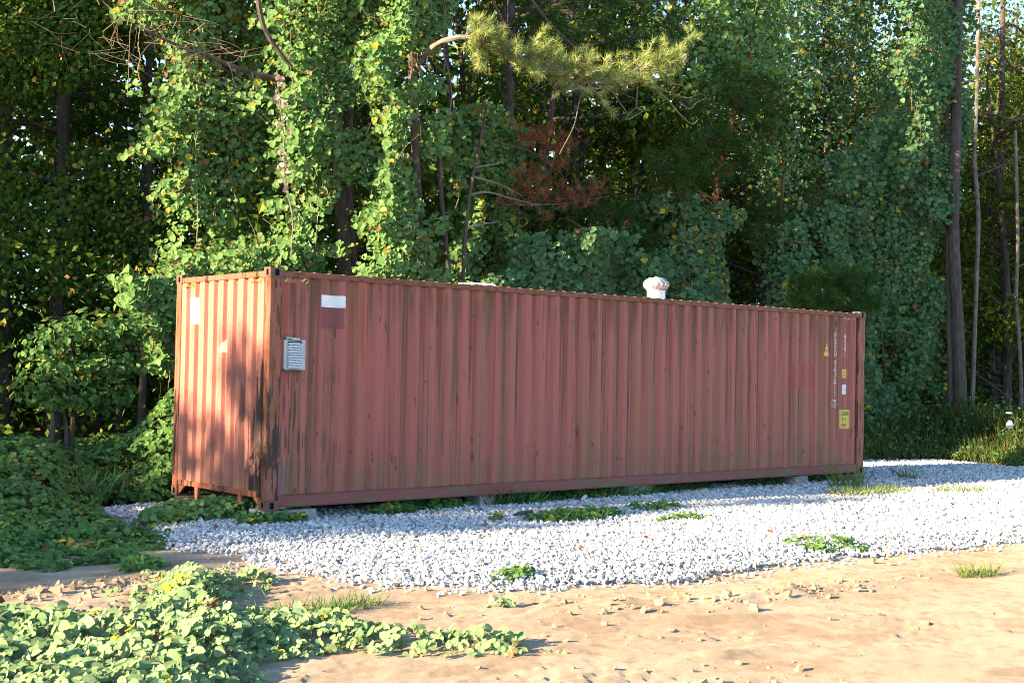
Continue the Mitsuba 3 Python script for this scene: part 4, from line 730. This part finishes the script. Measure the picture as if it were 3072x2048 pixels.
# ------------------------------------------------------------------ ground cover, weeds and grass
def tri_leaves(mb, g, pos, up, size, kind, pal, yellow=.02, brown=.01, petiole=None):
    """three leaflets from one stalk end"""
    n = len(pos); a = g.random(n) * 2 * np.pi; col = colours(g, n, pal, yellow, brown); fx = np.column_stack([np.cos(a), np.sin(a), np.zeros(n)])
    for k, (da, sc) in enumerate(((0, 1.0), (2.0, .88), (-2.0, .88))):
        b = a + da + g.normal(size=n) * .15; d = np.column_stack([np.cos(b), np.sin(b), -.25 + .2 * g.normal(size=n)]); nr = up + .35 * g.normal(size=(n, 3)) - .15 * d * [1, 1, 0] * 0 + .30 * d * [1, 1, 0]
        leaves(mb, kind, pos + d * (size * .12)[:, None], nr, d, size * sc, col * (.93 + .14 * g.random((n, 1))))
CO = shapely.Polygon([(-4.56,-1.42),(-3.47,-1.11),(-3.35,-1.44),(-2.98,-1.06),(-2.54,-0.89),(-2.17,-0.98),(-1.77,-0.85),(-1.45,-0.57),(-1.2,0.23),(-1.18,1.08),(-1.15,2.12),(-0.4,3.75),(0.25,4.08)] + [(-.35, 2.6), (4, 2.75), (4, 6.8), (-9, 6.8), (-9, 0)])
def cover_h(x, y):
    d = shapely.distance(CO.exterior, shapely.points(x, y)); front = np.clip((y + .6) / 6, 0, 1.3); lobe = np.clip((y - .2) / 2.0, .25, 1); P = np.stack([x, y, x * 0], -1)
    h = .05 + .26 * np.clip(d / .9, 0, 1) * lobe + .50 * front * np.clip(d / 1.5, 0, 1) + .30 * (meshkit.fbm(P * .9, 3, 41) - .45) * np.clip(d / .8, 0, 1) * lobe
    h += .16 * (meshkit.fbm(P * 3.1, 2, 43) - .4) * np.clip(d / .5, 0, 1)
    h += 1.25 * np.exp(-((x - .85) / .95) ** 2 - ((y - 3.9) / .9) ** 2) + .35 * np.exp(-((x + 1.0) / 1.0) ** 2 - ((y - 3.6) / 1.0) ** 2)
    return -.22 + np.maximum(h, .03)
g = rng_of(300); n = 24000; x = g.uniform(-6.0, 3.4, n); y = g.uniform(-2.6, 6.8, n); m = shapely.contains(CO, shapely.points(x + .25 * (meshkit.noise(np.stack([x * 3, y * 3, x * 0], -1), 1) - .5), y + .25 * (meshkit.noise(np.stack([x * 3, y * 3, x * 0], -1), 2) - .5)))
x, y = x[m], y[m]; z = cover_h(x, y); e = .08; up = nz(np.column_stack([-(cover_h(x + e, y) - z) / e, -(cover_h(x, y + e) - z) / e, np.ones(len(x))])); dd = np.clip(g.random(len(x)) ** 2 * .35, 0, np.maximum(z + .2, .02))
mb = MB(); tri_leaves(mb, g, np.column_stack([x, y, z - dd]), up + [0, -.25, .2], .055 + .055 * g.random(len(x)), 'kudzu', 'weed', .02, .01)
put('kudzu_cover', mb, 'leaf'); labels['kudzu_cover'] = {'label': 'thick carpet of shaded kudzu leaves covering the bank left of the container', 'category': 'ground cover', 'kind': 'stuff'}

FP = shapely.Polygon([(-4.84,-2.72),(-4.32,-3.52),(-4.24,-4.09),(-3.91,-4.55),(-3.52,-4.29),(-3.11,-3.37),(-2.38,-2.49),(-2.25,-2.82),(-2.23,-3.18),(-1.78,-3.01),(-1.87,-3.47),(-2.32,-3.65),(-3.03,-4.52),(-2.81,-4.93),(-2.56,-5.26),(-2.27,-5.47),(-2.39,-5.81),(-2.19,-5.95),(-2.01,-6.23),(-1.71,-6.63),(-1.98,-6.91),(-2.28,-6.76),(-2.44,-6.48),(-2.79,-6.33),(-3.04,-6.02),(-3.56,-6.09),(-3.99,-6.65),(-4.63,-7.61),(-6.03,-6.56)])
def clump_h(x, y): P = np.stack([x, y, x * 0], -1); d = np.clip(shapely.distance(FP.exterior, shapely.points(x, y)) / .35, 0, 1); return d, .04 + .19 * d * (.5 + meshkit.fbm(P * 1.6, 2, 51))
g = rng_of(301); n = 11000; x = g.uniform(-6.6, -.6, n); y = g.uniform(-10.4, -2.6, n); m = shapely.contains(FP, shapely.points(x + .16 * g.normal(size=n) * .5, y + .16 * g.normal(size=n) * .5)); x, y = x[m], y[m]
d, h = clump_h(x, y); m = (meshkit.fbm(np.stack([x * 2.2, y * 2.2, x * 0], -1), 2, 52) + .32 * d + .2 * g.random(len(x))) > .55; x, y, d, h = x[m], y[m], d[m], h[m]
zt = dirt_z(x, y); z = zt + h * (.35 + .65 * g.random(len(x)) ** .6)
mb = MB(); tri_leaves(mb, g, np.column_stack([x, y, z]), np.array([-.75, -.15, 1.0]) + .34 * g.normal(size=(len(x), 3)), (.036 + .056 * g.random(len(x))) * (.75 + .25 * d), 'kudzu_near', 'fore', .012, .008)
for i in range(0, len(x), 2):
    b = np.array([x[i] + g.normal() * .06, y[i] + g.normal() * .06, zt[i]]); t = np.array([x[i], y[i], z[i]]); mb.tube(np.array([b, (b + t) / 2 + g.normal(size=3) * .015, t]), [.0032, .0022], 3, c=(.20, .24, .09), cap=False)
for i in range(46):
    j = g.integers(len(x)); a = g.random() * 6.28; p = np.array([[x[j] + math.cos(a) * s + g.normal() * .02, y[j] + math.sin(a) * s + g.normal() * .02, 0] for s in np.linspace(0, .7, 8)]); p[:, 2] = dirt_z(p[:, 0], p[:, 1]) + .02 + .03 * g.random(8); mb.tube(p, .004, 4, c=(.26, .24, .12), cap=False)
put('kudzu_patch', mb, 'leaf'); labels['kudzu_patch'] = {'label': 'sunlit broad-leaved kudzu creeping over the dirt in the left foreground', 'category': 'ground cover', 'kind': 'stuff'}

def weed(name, label, cat, x, y, z0, rx, ry, h, n, seed, pal='weed', size=.06, grass=0, gl=.25, gpal='grass', ground=None):
    k = thing(name, label, cat); g = rng_of(seed); mb = MB()
    if n:
        r = np.sqrt(g.random(n)); a = g.random(n) * 2 * np.pi; px, py = x + rx * r * np.cos(a), y + ry * r * np.sin(a); gz = ground(px, py) if ground else z0
        pz = gz + h * (.2 + .8 * g.random(n)) * (1 - .55 * r * r); tri_leaves(mb, g, np.column_stack([px, py, pz]), np.array([-.3, -.35, 1.0]) + .2 * g.normal(size=(n, 3)), size * (.7 + .6 * g.random(n)), 'kudzu', pal, .03, .01)
        for i in range(0, n, 3): mb.tube(np.array([[px[i] * .8 + x * .2, py[i] * .8 + y * .2, pz[i] - h], [px[i], py[i], pz[i]]]), .003, 3, c=(.17, .22, .07), cap=False)
    if grass:
        r = np.sqrt(g.random(grass)); a = g.random(grass) * 2 * np.pi; P = np.column_stack([x + rx * r * np.cos(a), y + ry * r * np.sin(a), np.full(grass, z0)])
        if ground: P[:, 2] = ground(P[:, 0], P[:, 1])
        t = np.column_stack([np.cos(a) * .5 + g.normal(size=grass) * .45, np.sin(a) * .5 + g.normal(size=grass) * .45, np.full(grass, 1.0)]); leaves(mb, 'blade', P, np.cross(t, g.normal(size=(grass, 3))), t, gl * (.5 + .8 * g.random(grass)), colours(g, grass, gpal, 0, .03) * 1.0)
    labels[k + '__leaves'] = {'kind': 'stuff'}; put(k + '__leaves', mb, 'leaf'); return k
GZ = lambda x, y: gravel_z(x, y)[0] + .0
def wg(name, label, cat, px, *a, **kw): weed(name, label, cat, px[0], px[1], -.14, *a, ground=GZ, **kw)
wg('weed', 'dark green kudzu sprawling over the gravel in front of the container end', 'weed', [(-0.29,0.94)][0], .85, .55, .26, 420, 310, pal='kudzu', size=.085)
wg('weed', 'leafy weeds under the near corner of the container', 'weed', [(0.1,0.01)][0], .45, .20, .16, 130, 311, size=.075)
wg('weed', 'broad-leaved weeds growing from under the long side left of the first grey block', 'weed', [(1.89,0.03)][0], .40, .18, .17, 75, 312, size=.08)
wg('weed', 'broad-leaved weeds in front of the left grey block', 'weed', [(2.7,0.22)][0], .55, .20, .20, 120, 313, size=.085)
wg('grass_tuft', 'tall dark grass growing under the middle of the container', 'grass', [(3.99,0.19)][0], .55, .22, .15, 20, 314, size=.05, grass=420, gl=.30, gpal='weed')
wg('weed', 'low weeds under the container right of the middle block', 'weed', [(5.93,0.22)][0], 1.3, .20, .16, 150, 315, size=.07, grass=400, gl=.26, gpal='weed')
wg('weed', 'weeds in the shade under the far third of the container', 'weed', [(7.43,0.41)][0], 1.2, .18, .14, 120, 316, size=.06, grass=160, gl=.2, gpal='weed')
wg('weed', 'dark weeds under the far end of the container', 'weed', [(10.71,0.35)][0], 1.5, .2, .16, 90, 317, size=.06, grass=420, gl=.22, gpal='weed')
wg('weed', 'long strip of sunlit leafy weeds on the gravel before the container', 'weed', [(3.51,-1.61)][0], .85, .26, .15, 190, 318, size=.07, grass=60, gl=.2, gpal='weed')
wg('weed', 'small sprout in the shaded gravel left of the long weed strip', 'weed', [(2.48,-1.32)][0], .09, .09, .16, 12, 319, size=.06)
wg('weed', 'leafy weeds on the gravel just right of the long sunlit strip', 'weed', [(5.28,-1.35)][0], .45, .35, .13, 70, 320, size=.065)
wg('weed', 'low bright weed patch at the shadow edge on the gravel', 'weed', [(4.61,-2.39)][0], .60, .16, .09, 60, 321, size=.06)
wg('grass_tuft', 'wide sunlit grass tuft on the gravel by the far container corner', 'grass', [(10.13,-1.49)][0], .95, .42, .1, 0, 322, grass=900, gl=.15)
wg('grass_tuft', 'tall seeded grass stems by the far container corner', 'grass', [(10.78,-0.63)][0], .35, .25, .1, 0, 323, grass=70, gl=.42)
wg('grass_tuft', 'grass tuft on the gravel near the right edge', 'grass', [(11.81,-2.08)][0], .5, .35, .1, 0, 324, grass=300, gl=.15)
wg('grass_tuft', 'small pale grass sprig in the shaded gravel beyond the far corner', 'grass', [(13.32,-0.22)][0], .16, .16, .1, 0, 325, grass=60, gl=.26)
wg('weed', 'bright weed where the gravel edge meets the dirt, middle of the picture', 'weed', [(-0.07,-4.58)][0], .24, .12, .10, 34, 326, size=.055)
wg('weed', 'bright green weed cluster on the gravel edge toward the right', 'weed', [(4.27,-4.88)][0], .50, .42, .12, 70, 327, size=.065)
wg('weed', 'kudzu hump behind the gravel strip at the left container corner', 'weed', [(0.11,3.49)][0], 1.0, .55, .55, 330, 336, pal='weed', size=.08)
DZ = dirt_z
def wd(name, label, cat, px, *a, **kw): weed(name, label, cat, px[0], px[1], -.22, *a, ground=DZ, **kw)
wd('grass_tuft', 'small flat grass tuft on the dirt at the right', 'grass', [(4.19,-6.74)][0], .30, .16, .1, 0, 328, grass=170, gl=.15)
wd('weed', 'lone sprout casting a long shadow on the dirt', 'weed', [(-0.91,-5.36)][0], .09, .07, .16, 7, 329, pal='fore', size=.07)
wd('weed', 'little seedling on the dirt right of the kudzu patch', 'weed', [(-1.79,-6.97)][0], .05, .05, .05, 3, 330, pal='fore', size=.05)
wd('weed', 'bright kudzu sprig on the shaded dirt left of the gravel', 'weed', [(-2.42,-1.93)][0], .22, .25, .14, 46, 331, size=.07)
wd('weed', 'small kudzu clump on the dirt at the foot of the bank', 'weed', [(-2.51,-1.31)][0], .35, .16, .14, 50, 332, size=.07)
wd('weed', 'trailing kudzu runner reaching onto the dirt at far left', 'weed', [(-3.14,-1.36)][0], .22, .22, .12, 30, 333, size=.07)
wd('grass_tuft', 'thin dark grass behind the kudzu patch', 'grass', [(-2.22,-4.69)][0], .62, .16, .1, 0, 334, grass=500, gl=.12, gpal='weed')
weed('grass_tuft', 'long grass blades standing in the shaded kudzu left of the gravel strip', 'grass', *[(-0.92,2.91)][0], .05, .55, .35, .1, 0, 335, grass=90, gl=.30, gpal='weed')

# roadside weeds and grass at the right, in front of the wood
RW = shapely.Polygon([(16.6, 3.55), (17.6, 3.6), (19.2, 2.95), (19.3, 1.5), (18.8, .4), (21, -1.2), (27, -5), (38, 1), (30, 6.5), (16.6, 6.5)])
g = rng_of(340); n = 42000; x = g.uniform(16.6, 36, n); y = g.uniform(-5, 6.5, n); m = shapely.contains(RW, shapely.points(x, y)); x, y = x[m], y[m]; d = shapely.distance(RW.exterior, shapely.points(x, y)); n = len(x)
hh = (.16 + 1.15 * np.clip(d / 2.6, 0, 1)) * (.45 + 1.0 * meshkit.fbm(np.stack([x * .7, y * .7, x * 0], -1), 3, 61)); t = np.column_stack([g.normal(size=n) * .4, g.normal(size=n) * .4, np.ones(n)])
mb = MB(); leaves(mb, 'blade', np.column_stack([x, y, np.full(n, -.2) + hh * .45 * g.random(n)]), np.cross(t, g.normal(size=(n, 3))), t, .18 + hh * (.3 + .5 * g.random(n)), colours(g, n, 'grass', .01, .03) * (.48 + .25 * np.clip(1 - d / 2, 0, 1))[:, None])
i = g.integers(n, size=9000); leaves(mb, 'kudzu', np.column_stack([x[i], y[i], -.2 + hh[i] * (.4 + .8 * g.random(9000))]), np.array([-.2, -.5, .8]) + .5 * g.normal(size=(9000, 3)), g.normal(size=(9000, 3)) - [0, 0, .3], .05 + .07 * g.random(9000), colours(g, 9000, 'weed', .02, .01))
i = g.choice(np.nonzero(d > 1.2)[0], 60); leaves(mb, 'plain', np.column_stack([x[i], y[i], .05 + hh[i]]), g.normal(size=(60, 3)) + [0, -.6, .5], g.normal(size=(60, 3)), .05, np.full((60, 3), .62))
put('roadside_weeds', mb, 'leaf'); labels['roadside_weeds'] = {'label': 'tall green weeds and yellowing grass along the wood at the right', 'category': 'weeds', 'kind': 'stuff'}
k = thing('plastic_bag', 'scrap of white plastic bag caught in the tall weeds at the right edge', 'bag')
for j, (c, s) in enumerate((((18.45,0.6,1.02), (.10, .05, .018)), ((18.48,0.6,0.77), (.085, .06, .085)))):
    m = trimesh.creation.icosphere(3); v = m.vertices * s * (.55 + .9 * meshkit.fbm(m.vertices * 1.7 + 3 * j, 4, 9))[:, None] + np.array(c); scene[f'{k}__fold' + (f'_{j:03d}' if j else '')] = mikit.ply((v, m.faces), 'white_plastic', smooth=True)
# fallen leaves on the gravel
for j, (px, c) in enumerate(zip([(2.09,-0.53),(2.62,-3.66),(4.43,-3.97),(1.47,-3.82),(-0.77,-0.29),(14.5,0.88),(1.9,-1.83),(0.5,-0.07)], ((.30, .12, .05), (.34, .10, .05), (.36, .16, .06), (.4, .2, .1), (.33, .15, .08), (.30, .07, .04), (.38, .22, .1), (.25, .12, .07)))):
    k = thing('fallen_leaf', ['curled brown leaf on the gravel in front of the left block', 'reddish leaf on the sunlit gravel right of centre', 'tan leaf on sunlit gravel toward the right', 'pale leaf on the sunlit gravel in the middle', 'brown leaf on the shaded gravel before the container end', 'red leaf on the shaded gravel beyond the far corner', 'dry leaf at the shadow edge before the long weed strip', 'brown leaf on the gravel below the near corner'][j], 'leaf')
    g = rng_of(350 + j); mb = MB(); leaves(mb, 'kudzu_near', np.array([[px[0], px[1], -.085]]), np.array([[-.3, -.5, 1.]]), g.normal(size=(1, 3)) * [1, 1, .1], .06, np.array([c]) * .8); scene[k] = mikit.ply(mb.out()[:2], 'leaf', smooth=False, color=mb.out()[2])
